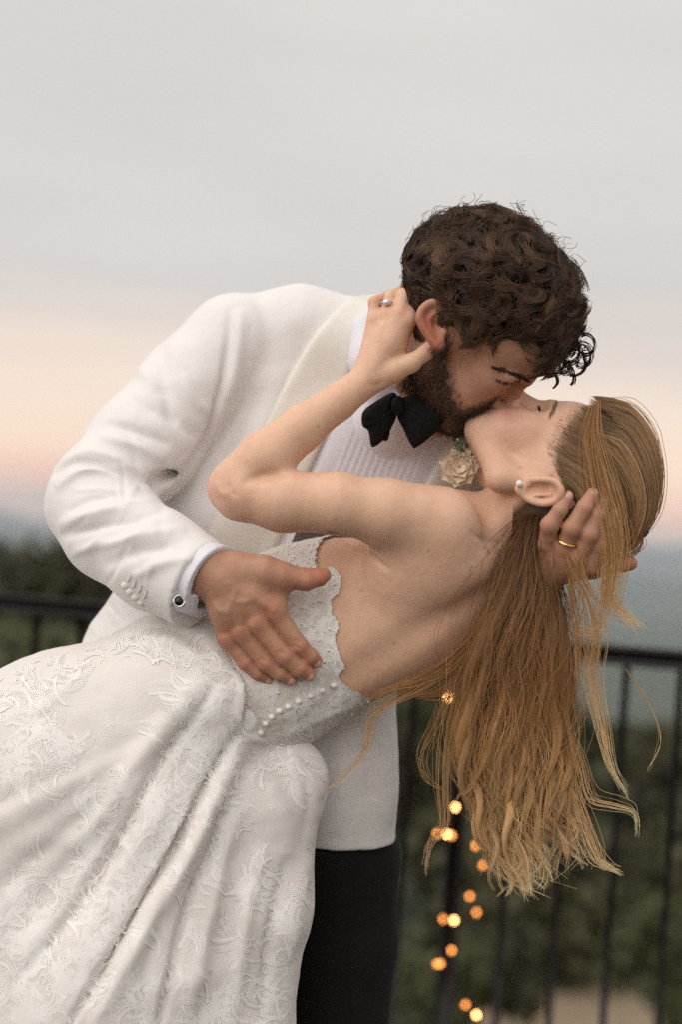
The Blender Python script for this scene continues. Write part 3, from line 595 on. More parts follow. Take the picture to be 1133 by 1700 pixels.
# ------------------------------------------------------------------ groom: body
th_, ro_ = R(50), R(20)
Fg = np.array([math.cos(th_), math.sin(th_), 0]); Ug0 = np.array([math.sin(th_), -math.cos(th_), 0]); Z_ = np.array([0, 0, 1.0])
Ug = math.cos(ro_) * Ug0 - math.sin(ro_) * Z_; Sg = -math.cos(ro_) * Z_ - math.sin(ro_) * Ug0
HG = Frame(P(755, 545, 2), Fg, Ug, Sg, 1.06)
gb = SDF(); head(gb, HG, True)
limb(gb, [(745, 575, 30, 78), (690, 640, 130, 86), (640, 720, 220, 110)], 40)             # neck
EG = [(742, 512, -100), (730, 503, -108), (715, 503, -112), (702, 513, -114), (697, 528, -114), (702, 542, -112), (711, 556, -110), (719, 568, -108), (728, 579, -106), (735, 574, -104)]
ear(gb, [P(*q) for q in EG], P(728, 574, -104), P(727, 540, -112), P(738, 552, -100), P(735, 540, -90), None, 5)
gb.add(rc(P(712, 530, -108), P(722, 520, -110), 3.5, 3), 4); gb.add(rc(P(712, 530, -108), P(718, 552, -106), 3.5, 3), 4)
gh = SDF()                                            # right hand on her ribs
limb(gh, [(300, 935, -85, 44), (345, 950, -100, 42), (372, 962, -106, 38)], 15)
for (m_, r) in (((452, 1012, -112), 18), ((424, 1030, -117), 17), ((398, 1045, -114), 16), ((374, 1055, -106), 15)): limb(gh, [(372, 965, -106, 33), ((372 + m_[0]) / 2, (965 + m_[1]) / 2, -112, 25), (*m_, r)], 14)
FG = [[(455, 1015, -112, 16.9), (497, 1072, -108, 14.6), (515, 1090, -100, 13.0), (524, 1098, -94, 11.4)], [(425, 1034, -118, 16.4), (472, 1090, -116, 14.4), (496, 1110, -108, 13.0), (513, 1120, -98, 11.4)],
      [(399, 1048, -114, 15.4), (441, 1100, -112, 13.6), (464, 1118, -106, 12.2), (482, 1127, -98, 10.9)], [(376, 1058, -106, 13.9), (407, 1100, -106, 12.2), (428, 1117, -101, 11.4), (445, 1127, -94, 9.4)]]
fing = []
for q in FG:
    f_ = SDF(); limb(f_, q, 4); f_.add(ell(P(q[0][0], q[0][1], q[0][2] - 6), (12, 12, 12)), 16); gh.add(f_.prim(), 1.6)
th = SDF(); limb(th, [(395, 944, -106, 28), (440, 950, -112, 26), (466, 955, -112, 21), (508, 962, -106, 17), (530, 958, -102, 13.5), (539, 954, -100, 10.5)], 8); gh.add(th.prim(), 14)
gh.add(ell(P(448, 980, -106), (30, 38, 16)), 18)
for (x, y) in ((452, 1010), (424, 1028), (398, 1042)): gh.add(rc(P(x, y, -129), P(378, 968, -138), 3, 3), 10)
gl = SDF()                                            # left hand behind her head
limb(gl, [(800, 1050, 60, 50), (860, 985, 10, 44), (898, 948, -36, 38), (928, 932, -60, 34)], 15)
for (m_, r) in (((909, 905, -88), 16), ((937, 912, -92), 17), ((961, 926, -90), 17), ((982, 940, -80), 16)): limb(gl, [(915, 938, -60, 28), (*m_, r)], 14)
FL = [[(909, 903, -90, 14.5), (914, 872, -110, 13.5), (931, 846, -117, 12), (943, 824, -114, 10)], [(937, 911, -94, 15), (951, 877, -114, 14.5), (972, 842, -120, 13), (985, 820, -114, 10.5)],
      [(960, 926, -92, 15), (980, 887, -110, 14.5), (994, 855, -114, 13), (1003, 832, -108, 10.5)], [(982, 940, -82, 14.5), (998, 903, -100, 13.5), (1010, 872, -102, 12), (1016, 850, -94, 10)]]
for q in FL:
    f_ = SDF(); limb(f_, q, 4); f_.add(ell(P(q[1][0], q[1][1], q[1][2] - 2), (12, 12, 11)), 10); gl.add(f_.prim(), 4)
tl = SDF(); limb(tl, [(950, 942, -50, 24), (985, 942, -44, 18), (1015, 935, -36, 15.5), (1036, 934, -32, 14.5), (1048, 935, -30, 11.5)], 8); gl.add(tl.prim(), 12)
inner = SDF()                                         # hidden under the clothes
limb(inner, [(640, 700, 215, 85), (540, 900, 240, 90), (430, 1180, 250, 90), (430, 1330, 250, 90)], 30)
limb(inner, [(640, 700, 215, 80), (400, 590, 205, 60), (160, 820, 75, 42), (300, 935, -85, 36)], 20); limb(inner, [(640, 700, 215, 80), (860, 830, 215, 60), (830, 1060, 140, 42), (860, 985, 10, 38)], 20)
limb(inner, [(360, 1350, 240, 80), (330, 1800, 240, 55), (320, 2480, 240, 35)], 20); limb(inner, [(540, 1350, 245, 80), (560, 1800, 245, 55), (560, 2480, 245, 35)], 20)
m1 = mesh_sdf(gb, 2.6, hi=np.array([1e4, P(0, 720, 0)[1], 1e4])); m1 = (smooth_mesh(*m1, 2, .4), m1[1])
m2 = mesh_sdf(gh, 2.0); m2 = (smooth_mesh(*m2, 2, .4), m2[1])
m2 = (sculpt(*m2, [([(440, 985), (462, 985)], 6, -1.2), ([(395, 975), (380, 1010), (385, 1040)], 5, 1.6), ([(372, 990), (400, 1000), (430, 990)], 5, 1.2), ([(345, 985), (360, 1010), (380, 1020)], 5, 1.4), ([(488, 1062), (502, 1068)], 3, -1), ([(486, 1070), (500, 1078)], 3, -1),
      ([(462, 1080), (480, 1088)], 3, -1), ([(430, 1092), (448, 1100)], 3, -1), ([(500, 948), (504, 962)], 3, -1), ([(506, 948), (510, 962)], 3, -1)]), m2[1])
m3 = mesh_sdf(gl, 2.2); m3 = (smooth_mesh(*m3, 2, .4), m3[1]); m4 = mesh_sdf(inner, 13)
VG, QG = join(m1, m2, m3, m4); m1_g = m1
TAN = (.50, .285, .19); RED = (.52, .15, .10)
spots = [(452, 1015, -125, 20, RED, 0.45), (424, 1034, -130, 16, RED, 0.36), (376, 1058, -118, 20, RED, 0.36), (398, 1048, -125, 14, RED, 0.18), (498, 1076, -120, 14, RED, 0.30), (472, 1092, -120, 13, RED, 0.30), (441, 1102, -120, 12, RED, 0.30), (408, 1102, -115, 12, RED, 0.30),
         (535, 957, -105, 22, (.56, .20, .13), .7), (510, 965, -105, 24, RED, 0.30), (520, 1098, -95, 18, RED, 0.36), (508, 1120, -95, 16, RED, 0.30), (480, 1128, -95, 14, RED, 0.27), (443, 1126, -95, 14, RED, 0.27), (470, 960, -110, 20, RED, 0.24), (420, 1090, -100, 60, (.46, .22, .14), .45),
         (943, 828, -96, 14, RED, 0.30), (985, 826, -92, 14, RED, 0.30), (1047, 933, -4, 20, (.58, .17, .11), .8), (951, 880, -100, 14, RED, 0.24), (980, 890, -96, 14, RED, 0.24), (914, 875, -96, 14, RED, 0.24), (930, 930, -60, 50, (.44, .19, .12), .5),
         (708, 540, -110, 30, (.55, .17, .11), .85), (728, 575, -104, 16, (.58, .16, .11), .8), (855, 660, -30, 22, (.54, .22, .14), .45), (800, 640, -60, 34, (.52, .26, .17), .6), (880, 660, -10, 14, (.54, .22, .14), .4)]
gC = paint(VG, TAN, spots)
gl_ = HG.inv(VG)                                      # beard and scalp colouring
def beard_w(h):
    f, a, z = h[:, 0], np.abs(h[:, 1]), h[:, 2]
    line = -24 - np.clip((f - 40) / 62, 0, 1) * 30 + np.clip((f - 106) / 18, 0, 1) * 44          # upper edge of the beard along the face
    line = np.where(f < 40, line + np.clip((40 - f) / 40, 0, 1) * 55, line)
    wq = np.clip((line - z + 8) / 26, 0, 1) * np.clip((f - 2) / 14, 0, 1) * np.clip((z + 128) / 14, 0, 1)
    lips = (a < 20) & (np.abs(z + 59) < 9) & (f > 118); nose = (f > 128) & (z > -42); wq[lips | nose] = 0; return wq
near = np.linalg.norm(gl_ - [40, 0, 0], axis=1) < 210
bw = beard_w(gl_) * near
hw = np.clip((gl_[:, 2] - (30 + np.clip((gl_[:, 0] - 20) / 60, 0, 1) * 58)) / 10, 0, 1) * near
hw = np.maximum(hw, np.clip((-gl_[:, 0] - 12) / 10, 0, 1) * (gl_[:, 2] > -32) * near); earm = np.abs(gl_[:, 1]) > 92; hw[earm & (gl_[:, 2] < 40)] = 0
gC += (bw * .6)[:, None] * (np.array([.045, .022, .012]) - gC); gC += hw[:, None] * (np.array([.012, .007, .005]) - gC)
GR0 = empty('person', (*to_world(P(450, 1700, 240)[None])[0][:2], 0)); tag(GR0, 'groom in ivory dinner jacket with dark curly hair bending to kiss', 'person')
mku('body', VG, QG, M['skin_m'], GR0, cols=gC)
# ------------------------------------------------------------------ groom: clothes
ja = np.array([.36, -.93, 0]); ja = nrm(ja); jn = np.array([-ja[1], ja[0], 0]); JA = np.stack([jn, ja, [0, 0, 1]])
jt = SDF()
jt.chain([(P(400, 566, 205), 82), (P(500, 560, 210), 88), (P(640, 585, 215), 88)], 30)
jt.chain([(P(640, 600, 215), 86), (P(800, 730, 225), 85), (P(880, 830, 230), 80)], 30)
jt.add(ell(P(585, 770, 225), (245, 270, 118), JA), 50); jt.add(ell(P(490, 1010, 240), (215, 240, 115), JA), 60)
jt.add(ell(P(415, 1190, 245), (268, 230, 128)), 60)
jt.add(ell(P(560, 1290, 200), (108, 150, 105)), 40); jt.add(ell(P(250, 1150, 235), (140, 160, 120)), 40)
jt.chain([(P(440, 640, 220), 100), (P(370, 850, 235), 112), (P(260, 1080, 240), 118)], 50)
jt.add(rc(P(620, 560, 200), P(668, 500, 165), 30, 20), 30)                                # collar at the nape
jt.add(rc(P(562, 1250, 205), P(572, 1420, 208), 96, 93), 30)
jt.clip(P(560, 1396, 200), (-.02, 1, -.03))
js = SDF(); limb(js, [(392, 578, 195, 98), (320, 650, 165, 94), (235, 745, 110, 92), (168, 815, 62, 80), (156, 840, 48, 76), (190, 880, 10, 82), (260, 930, -50, 78), (345, 978, -100, 74)], 26)
js.sub(rc(P(262, 800, 30), P(300, 770, 100), 14, 10), 14)
wd = nrm(P(352, 965, -105) - P(250, 912, -45)); js.clip(P(336, 966, -95), wd)
jl = SDF(); limb(jl, [(880, 835, 225, 84), (850, 960, 190, 74), (815, 1050, 130, 66), (862, 990, 40, 58), (892, 965, 0, 52)], 20); jl.clip(P(893, 966, -8), nrm(P(900, 950, -20) - P(850, 995, 50)))
jk = SDF(); jk.add(jt.prim(), 1); jk.add(js.prim(), 7); jk.add(jl.prim(), 10)
V, Q = mesh_sdf(jk, 4.2); V = smooth_mesh(V, Q, 2, .5)
V = sculpt(V, Q, [([(384, 505), (378, 580), (366, 650), (340, 735), (285, 812)], 6.4, -10.8), ([(400, 510), (394, 590), (380, 665)], 11.2, 7.8),
    ([(84, 792), (120, 768), (160, 772), (205, 788), (248, 806)], 4.8, -12.4), ([(90, 812), (130, 786), (170, 786), (230, 812)], 7.2, 9.3), ([(100, 770), (140, 752), (190, 762), (240, 790)], 7.2, 7.8),
    ([(170, 704), (220, 715), (285, 740)], 8.8, -9.3), ([(160, 725), (220, 738), (275, 765)], 9.6, 7.8), ([(205, 660), (250, 680), (300, 700)], 11.2, -6.2), ([(275, 640), (285, 690), (330, 730)], 11.2, -6.2), ([(300, 620), (320, 660), (350, 690)], 11.2, 6.2),
    ([(100, 892), (170, 874), (240, 858), (276, 850)], 7.2, -10.8), ([(95, 872), (160, 852), (230, 838), (265, 835)], 8.8, 9.3), ([(120, 915), (190, 900), (260, 884), (310, 880)], 9.6, 7.8), ([(170, 940), (235, 915), (310, 905)], 10.4, -7.8), ([(215, 960), (270, 935), (340, 925)], 9.6, 6.2),
    ([(110, 850), (150, 830), (200, 822)], 6.4, -6.2), ([(200, 590), (240, 620), (260, 650)], 12.8, 6.2), ([(250, 540), (270, 600), (270, 660)], 14.4, -6.2), ([(480, 600), (440, 700), (400, 800), (340, 880)], 20.8, 7.8), ([(430, 640), (400, 730), (330, 830)], 14.4, -7.8),
    ([(595, 1200), (615, 1250), (620, 1330)], 16.0, -7.8), ([(640, 1230), (648, 1290), (655, 1370)], 9.6, 6.2), ([(560, 1220), (570, 1300), (560, 1390)], 17.6, 6.2), ([(500, 1215), (560, 1245), (630, 1240)], 17.6, -7.8), ([(165, 975), (180, 1010), (205, 1040)], 7.2, -9.3), ([(140, 1000), (150, 1030), (170, 1060)], 11.2, 6.2)])
rgw = np.random.default_rng(44); creases = []
for k in range(24):                                   # small pulls and creases across the sleeve
    u_ = rgw.random(); ax_ = catmull(np.array([(390, 590), (300, 690), (215, 775), (165, 830), (200, 885), (270, 930), (335, 960)], float), 10); i_ = int(np.clip(rgw.normal(.55, .22), .02, .95) * (len(ax_) - 2)); tg = nrm(ax_[i_ + 1] - ax_[i_]); nr_ = np.array([-tg[1], tg[0]]); a_ = rgw.normal() * .45; dv = nr_ * math.cos(a_) + tg * math.sin(a_); c_ = ax_[i_] + nr_ * rgw.uniform(-55, 55); l_ = rgw.uniform(26, 60); creases.append(([c_ - dv * l_, c_ + tg * rgw.uniform(-6, 6), c_ + dv * l_], rgw.uniform(3.5, 7), rgw.choice([-1, -1, 1]) * rgw.uniform(1.2, 3.0)))
V = sculpt(V, Q, creases)
V = V + normals(V, Q) * (vnoise(V / 38 + 3, 1) * 1.1 + vnoise(V / 15, 2) * .35)[:, None]
o = mku('jacket', V, Q, M['wool'], GR0); o['label'] = 'ivory wool dinner jacket with wrinkled sleeve'
jtp = jt
def trim(name, ea, eb, m, off, f=jtp, nu=60, nv=26, prof=None, parent=GR0, label=None, edge=-6):
    X, F = loft(ea, eb, nu, nv, f, off, edge, prof); o = mku(name, X, F, m, parent)
    if label: o['label'] = label
    return o
# shirt front with pleats, lapels over it
def pleats(u_, v_): return .8 * np.abs(((v_ * 17 + .15 * np.sin(u_ * 9)) % 1) - .5) * 2 * np.clip((v_ - .02) * 30, 0, 1) * np.clip((.98 - v_) * 30, 0, 1)
trim('shirt_front', [(612, 560), (560, 690), (500, 830), (452, 960), (440, 1000)], [(770, 640), (752, 720), (722, 800), (660, 930), (620, 1000)], M['shirt'], 5, nu=70, nv=200, prof=pleats)
trim('waistcoat', [(500, 860), (470, 930), (430, 1030)], [(640, 870), (600, 960), (560, 1040)], M['waistcoat'], 9)
roll = lambda u_, v_: 5 * np.sin(np.clip(v_, 0, 1) * np.pi) * (1 - .3 * u_)
o = trim('lapel', [(604, 488), (566, 510), (520, 560), (478, 630), (442, 700), (412, 760), (376, 820), (352, 868), (322, 935)], [(640, 502), (612, 550), (590, 600), (556, 690), (520, 770), (488, 850), (462, 900), (436, 960), (420, 1000)], M['satin'], 11, prof=roll)
trim('lapel', [(742, 600), (765, 680), (738, 740), (712, 795), (660, 900)], [(800, 600), (850, 700), (835, 770), (790, 840), (720, 930)], M['satin'], 11, prof=roll)
# jacket collar round the nape and shirt collar
trim('jacket_collar', [(572, 508), (612, 490), (650, 494)], [(600, 562), (630, 520), (664, 506)], M['satin'], 6, nv=16)
cs = SDF(); cs.chain([(P(612, 600, 60), 20), (P(640, 646, 62), 22), (P(690, 662, 60), 22), (P(740, 648, 70), 22), (P(770, 615, 90), 20)], 10); cs.chain([(P(612, 600, 60), 20), (P(608, 545, 90), 22), (P(640, 505, 130), 22)], 12)
limb(cs, [(640, 600, 90, 62), (700, 640, 110, 66), (650, 700, 150, 80)], 30)
V, Q = mesh_sdf(cs, 4.5); V = smooth_mesh(V, Q, 2, .5); V = sculpt(V, Q, [([(640, 640), (690, 652), (735, 640)], 4, -4), ([(650, 632), (690, 640), (730, 630)], 5, 3)]); mku('shirt_collar', V, Q, M['shirt'], GR0)
# bow tie
def bow_half(outline, c, d, thick=15):
    o_ = catmull(np.array(outline + outline[:1]), 6)[:-1]; n = len(o_); cen = np.array(c, float); rs = np.r_[0, .3, .55, .75, .9, 1, 1]; hs = np.r_[1, .95, .85, .7, .45, 0, -.2]
    px = cen + (o_ - cen)[:, None] * rs[None, :, None]; dd = d - thick * hs[None] + 3 * np.sin(np.arange(n) * .9)[:, None] * (rs * (1 - rs))[None]
    V = np.array([P(x, y, z) for (x, y), z in zip(px.reshape(-1, 2), np.broadcast_to(dd, (n, 7)).ravel())]); i = np.arange(n * 7).reshape(n, 7); j = np.roll(i, -1, 0)
    return V, np.stack([i[:, :-1], j[:, :-1], j[:, 1:], i[:, 1:]], -1).reshape(-1, 4)
bw_ = empty('bow_tie', (0, 0, 0)); bw_.parent = GR0
X = bow_half([(664, 662), (652, 652), (622, 668), (603, 684), (602, 706), (612, 716), (616, 738), (622, 742), (640, 728), (656, 700), (662, 680)], (636, 694), 8); mku('bow_loop', *X, M['black'], bw_)
X = bow_half([(640, 722), (648, 716), (645, 730), (638, 732)], (643, 725), 6, 6); mku('bow_tail', *X, M['black'], bw_)
X = bow_half([(662, 662), (700, 654), (742, 664), (752, 680), (726, 716), (694, 742), (684, 740), (670, 712), (660, 690)], (706, 694), 4, 18); mku('bow_loop', *X, M['black'], bw_)
kn = SDF(); kn.add(ell(P(662, 674, -8), (12, 17, 14))); mku('knot', *mesh_sdf(kn, 2.5), M['black'], bw_)
# shirt cuff, cufflink, sleeve buttons
cf = SDF(); limb(cf, [(300, 945, -78, 60), (350, 966, -106, 62)], 10); cf.clip(P(352, 964, -108), wd); cf.sub(rc(P(345, 962, -104), P(372, 972, -120), 48, 48), 3)
cf.add(rc(P(285, 992, -122), P(318, 1002, -126), 20, 16), 8)
V, Q = mesh_sdf(cf, 3); V = smooth_mesh(V, Q, 1, .5); V = sculpt(V, Q, [([(345, 925), (322, 960), (318, 1005)], 3, -2.5)]); mku('shirt_cuff', V, Q, M['shirt'], GR0)
cl = empty('cufflink', (0, 0, 0)); cl.parent = GR0; nn = nrm([.12, -.1, -1]); cp = march(cf, [(297, 998)], 0)[0] + nn * 3
mku('rim', *torus(cp, nn, 8.6, 1.9), M['silver'], cl); mku('stone', *sphere(cp, (7.6, 7.6, 3.2), 9, 18, np.stack([nrm(np.cross(nn, [0, 1, 0])), nrm(np.cross(nn, np.cross(nn, [0, 1, 0]))), nn])), M['onyx'], cl)
for x, y in ((207, 972), (215, 982), (224, 991), (233, 1000)):
    q = march(jk, [(x, y)], 0)[0]; mku('sleeve_button', *sphere(q + [0, 0, -1.5], (6.4, 6.4, 3.4), 8, 14), M['satin'], GR0)
    s_ = catmull(np.array([march(jk, [(x + 4, y - 6)], 1.0)[0], march(jk, [(x + 8, y - 12)], 1.5)[0], march(jk, [(x + 10, y - 20)], 1.0)[0]]), 5); v, f, _ = tubes(s_[None], np.full((1, len(s_)), 1.1), 5); mku('buttonhole', v, f, M['wool'], GR0)
# trousers and shoes
tr = SDF(); limb(tr, [(400, 1300, 240, 120), (350, 1420, 235, 118), (330, 1800, 240, 85), (315, 2440, 245, 75)], 30); limb(tr, [(520, 1300, 235, 118), (562, 1420, 232, 108), (572, 1560, 235, 96), (560, 1800, 240, 85), (560, 2440, 245, 75)], 20)
floor_y = from_world([[0, 1.9, 0]])[0][1]
tr.clip(P(450, 1385, 240), (0, -1, 0)); V, Q = mesh_sdf(tr, 8); V = smooth_mesh(V, Q, 2, .5); Vw = to_world(V); Vw[:, 2] = np.maximum(Vw[:, 2], .06)
V = from_world(Vw); V = sculpt(V, Q, [([(640, 1400), (600, 1450), (560, 1480)], 14, -6), ([(600, 1420), (590, 1550), (580, 1700)], 12, 5), ([(655, 1500), (630, 1540), (590, 1560)], 12, -5)]); mku('trousers', V, Q, M['trouser'], GR0)
for x in (315, 560):
    a = to_world(P(x, 2440, 245)[None])[0]; sh = SDF(); b0 = np.array([a[0] / U, a[1] / U, 0])
    sh.add(ell(b0 + [0, -60, 40], (52, 140, 42)), 10); sh.add(ell(b0 + [0, 20, 62], (50, 62, 60)), 20); sh.clip((0, 0, 8), (0, 0, -1)); Vs, Qs = mesh_sdf(sh, 7); mk('shoe', smooth_mesh(Vs, Qs, 1) * U, Qs, M['onyx'], GR0)
# nails and ring
def nail(tip, prev, r, m, par, back=(0, 0, -1), nm='nail'):
    tip, prev = P(*tip[:3]), P(*prev[:3]); t_ = nrm(tip - prev); b_ = np.asarray(back, float); b_ = nrm(b_ - t_ * (b_ @ t_)); s_ = np.cross(t_, b_); c = tip - t_ * r * .15 + b_ * r * .62
    mku(nm, *sphere(c, (r * .95, r * .68, r * .42), 8, 14, np.stack([t_, s_, b_])), m, par)
for q, bk in zip(FG, ((.5, .5, -.6), (.5, .6, -.6), (.5, .6, -.6), (.5, .6, -.6))): nail(q[3], q[2], q[3][3], M['nail_m'], GR0, bk)
nail((539, 954, -100), (520, 959, -103), 10.5, M['nail_m'], GR0, (-.2, -.9, -.35))
for q in FL[:3]: nail(q[3], q[2], q[3][3], M['nail_m'], GR0, (.1, .2, -1))
r1 = P(927, 889, -84); rg_ = empty('wedding_ring', (0, 0, 0)); rg_.parent = GR0
a_ = nrm(P(951, 877, -114) - P(937, 911, -94)); mku('band', *torus(P(943, 897, -102), a_, 15.6, 2.6), M['gold'], rg_)
# boutonniere
bo = empty('boutonniere', (0, 0, 0)); bo.parent = GR0
def petal(c, n, up, r, cupv, name='petal', m=None):
    n = nrm(n); up = nrm(np.asarray(up) - n * np.dot(n, up)); sdv = np.cross(n, up); u_ = np.linspace(0, 1, 8)[:, None]; v_ = np.linspace(-1, 1, 9)[None]
    wv = np.sqrt(np.clip(1 - (2 * u_ - .9) ** 2 / 1.25, 0.02, 1)); X = c + (sdv * (v_ * wv)[..., None] * r) + up * (u_ * 1.7 * r + 0 * v_)[..., None] + n * (cupv * r * ((u_ - .4) ** 2 * 1.2 - .9 * v_ ** 2 * .6 + .10 * np.sin(v_ * 6 + u_ * 5)))[..., None]
    return mku(name, X.reshape(-1, 3), grid_faces(8, 9), m or M['petal'], bo)
bc_ = P(762, 776, 60)
for ring, (n_, r_, tl_, rad) in enumerate(((7, 17, .9, 9), (6, 14, .55, 6), (5, 11, .25, 4), (4, 8, .1, 1.5))):
    for k in range(n_):
        a = k * 2 * math.pi / n_ + ring * .6 + random.uniform(-.2, .2); rd = np.array([math.cos(a), math.sin(a), 0]); petal(bc_ + rd * rad + np.array([0, 0, -8 - 5 * ring]), np.array([0, 0, -1]) * .6 - rd * .7 * (1 - tl_ * .6), rd * tl_ + np.array([0, 0, -1]) * (1 - tl_), r_ * random.uniform(.9, 1.1), -.5)
for k in range(24):
    a = random.uniform(0, 6.28); rr_ = random.random() ** .5; c = np.array([774 + 24 * rr_ * math.cos(a), 738 + 36 * rr_ * math.sin(a), random.uniform(35, 75)]); dd = np.array([random.uniform(-1, 1), random.uniform(-1, 1), random.uniform(-1, .2)])
    petal(P(*c), dd + [0, 0, -.6], nrm([random.uniform(-1, 1), random.uniform(-1, .6), random.uniform(-.6, .2)]), random.uniform(3.5, 7.5), .4, 'leaf', M['leaf'])
for k in range(16):
    c = P(random.uniform(756, 795), random.uniform(706, 760), random.uniform(28, 50)); mku('bud', *sphere(c, random.uniform(2.2, 3.8), 6, 8), M['bud'], bo)
# ------------------------------------------------------------------ bride: gown
edge_line = catmull(np.array([(470, 800), (520, 868), (556, 884), (538, 896), (526, 916), (524, 934), (534, 946), (552, 940), (566, 958), (563, 985), (552, 996), (552, 1016), (563, 1034), (558, 1062), (566, 1090), (573, 1108), (562, 1122), (580, 1140), (614, 1158), (640, 1185), (660, 1260)]), 6)
dr_ = SDF(); dr_.it += bt.it
dr_.add(ell(P(470, 985, 60), (80, 75, 100), TA), 30); dr_.add(ell(P(440, 1100, 20), (90, 118, 112), TA), 40)
dr_.add(rc(P(520, 1150, 40), P(585, 1165, 60), 40, 22), 30)
V, Q = mesh_sdf(dr_, 2.8, off=3.5, hi=np.array([P(700, 0)[0], 1e4, 1e4])); V = smooth_mesh(V, Q, 1, .5)
px = to_px(V)
def side(px, line):                                   # > 0 on the skirt side of the neckline
    d, t = seg_dist(px, line); k = np.argmin(((px[:, None] - line[None]) ** 2).sum(2), 1) if len(px) < 1 else None
    sg = np.zeros(len(px)); best = np.full(len(px), 1e9)
    for a, b in zip(line[:-1], line[1:]):
        ab = b - a; h = np.clip((px - a) @ ab / (ab @ ab + 1e-9), 0, 1); q = px - a - h[:, None] * ab; dd = (q * q).sum(1); m = dd < best; best[m] = dd[m]; sg[m] = (ab[0] * (px[m, 1] - a[1]) - ab[1] * (px[m, 0] - a[0]))
    return np.sign(sg) * np.sqrt(best)
sg = side(px, edge_line); scal = 2.4 * np.abs(np.sin(px[:, 1] * .33))
V, Q = keep_faces(V, Q, (sg + scal - 1 > 0) & (px[:, 0] > 250))
sgk = side(to_px(V), edge_line); N = normals(V, Q); V = V + N * (1.5 * np.exp(-(sgk / 5) ** 2) + .8 * vnoise(V / 7, 5))[:, None]
V = sculpt(V, Q, [([(548, 1150), (500, 1172), (436, 1208)], 9, 2.2), ([(600, 1168), (540, 1190), (470, 1225)], 6, 2.5), ([(480, 900), (450, 930), (436, 960)], 10, 3)])
BOD = (V, Q); bod = mku('gown_bodice', V, Q, M['lace_b'], BR0); bod['label'] = 'strapless lace bodice with scalloped edge and pearl buttons'
for x, y in ((554, 1138), (535, 1146), (516, 1155), (496, 1164), (479, 1173), (464, 1180), (451, 1190), (441, 1201), (433, 1216)):
    q = march(dr_, [(x, y)], 4)[0]; mku('pearl_button', *sphere(q + [0, 0, -3], (5.6, 5.0, 5.0), 9, 12), M['pearl'], bod)
beads = [(498, 886), (508, 888), (536, 876), (492, 938), (530, 998), (534, 998), (500, 1036), (530, 1063), (539, 1099), (525, 926), (545, 960), (556, 970), (478, 922), (512, 905), (505, 1010), (540, 1020), (520, 1040), (548, 1045), (586, 1186), (468, 1236), (612, 1165), (500, 1130), (462, 1150), (545, 1080)]
for x, y in beads:
    q = march(dr_, [(x, y)], 4)[0]; mku('bead', *sphere(q + [0, 0, -1], 2.4, 6, 8), M['pearl'], bod)
sk = SDF()
sk.add(ell(P(320, 1165, 30), (125, 150, 140))); sk.add(ell(P(365, 1150, 0), (60, 105, 100)), 40)
sk.chain([(P(280, 1180, 20), 155), (P(100, 1280, 30), 185), (P(-120, 1420, 40), 215)], 60)
sk.chain([(P(425, 1340, 10), 108), (P(402, 1500, 0), 110), (P(340, 1750, -10), 136), (P(330, 2400, 10), 190)], 50)
sk.chain([(P(260, 1350, 0), 170), (P(190, 1600, 0), 210), (P(150, 2400, 20), 300)], 60)
sk.chain([(P(80, 1400, 20), 180), (P(-50, 1700, 20), 230), (P(-120, 2400, 30), 300)], 60)
sk.add(ell(P(452, 1300, 5), (94, 84, 66)), 16); sk.add(ell(P(405, 1180, -10), (40, 70, 60)), 30)
cut_y = P(0, 1755)[1]
m1 = mesh_sdf(sk, 3.3, lo=np.array([P(-40, 0)[0], -1e4, -1e4]), hi=np.array([1e4, cut_y, 1e4])); V, Q = m1; V = smooth_mesh(V, Q, 2, .5)
rgf = np.random.default_rng(12); folds = []
o1 = np.array([398, 1150.]); 
for k, (a, L) in enumerate(zip(np.linspace(104, 150, 7), rgf.uniform(520, 760, 7))):
    a = a + rgf.uniform(-2, 2); d = np.array([math.cos(R(a)), math.sin(R(a))]); pts = [o1 + d * t * L + np.array([-1, .35]) * 36 * math.sin(t * 2.6) for t in (.04, .25, .5, .75, 1.06)]
    folds.append((pts, 20 + 12 * rgf.random(), rgf.uniform(2, 5))); d2 = np.array([math.cos(R(a + 3.0)), math.sin(R(a + 3.0))]); folds.append(([o1 + d2 * t * L + np.array([-1, .35]) * 36 * math.sin(t * 2.6) for t in (.06, .25, .5, .75, 1.06)], 11 + 7 * rgf.random(), -rgf.uniform(2, 6)))
folds += [([(398, 1205), (392, 1216), (345, 1295), (300, 1390), (228, 1510), (110, 1710)], 7, -26), ([(410, 1222), (368, 1300), (320, 1400), (255, 1520), (150, 1710)], 16, 15), ([(372, 1345), (345, 1420), (312, 1500), (262, 1710)], 8, -17), ([(402, 1330), (372, 1420), (345, 1520), (300, 1720)], 17, 13),
          ([(368, 1120), (330, 1180), (270, 1260), (210, 1370), (130, 1500), (20, 1640)], 10, -12), ([(340, 1110), (290, 1180), (210, 1290), (120, 1420)], 18, 10), ([(392, 1112), (398, 1150), (396, 1200)], 9, 10), ([(408, 1120), (410, 1160), (404, 1205)], 7, -14),
          ([(250, 1035), (300, 1045), (350, 1085)], 10, -5), ([(230, 1060), (290, 1070), (345, 1105)], 12, 6), ([(190, 1080), (260, 1095), (320, 1130)], 12, -6), ([(404, 1222), (440, 1232), (474, 1243)], 6, 7), ([(474, 1245), (506, 1278), (536, 1325)], 7, 6), ([(500, 1260), (515, 1330), (505, 1420)], 9, -5), ([(420, 1235), (470, 1290), (500, 1380), (480, 1500)], 16, -7), ([(440, 1400), (410, 1520), (380, 1710)], 13, 9),
          ([(480, 1420), (450, 1540), (430, 1710)], 11, -9), ([(515, 1420), (490, 1520), (470, 1710)], 12, 6), ([(120, 1090), (60, 1120), (0, 1150)], 14, -5), ([(140, 1120), (70, 1170), (0, 1200)], 14, 6)]
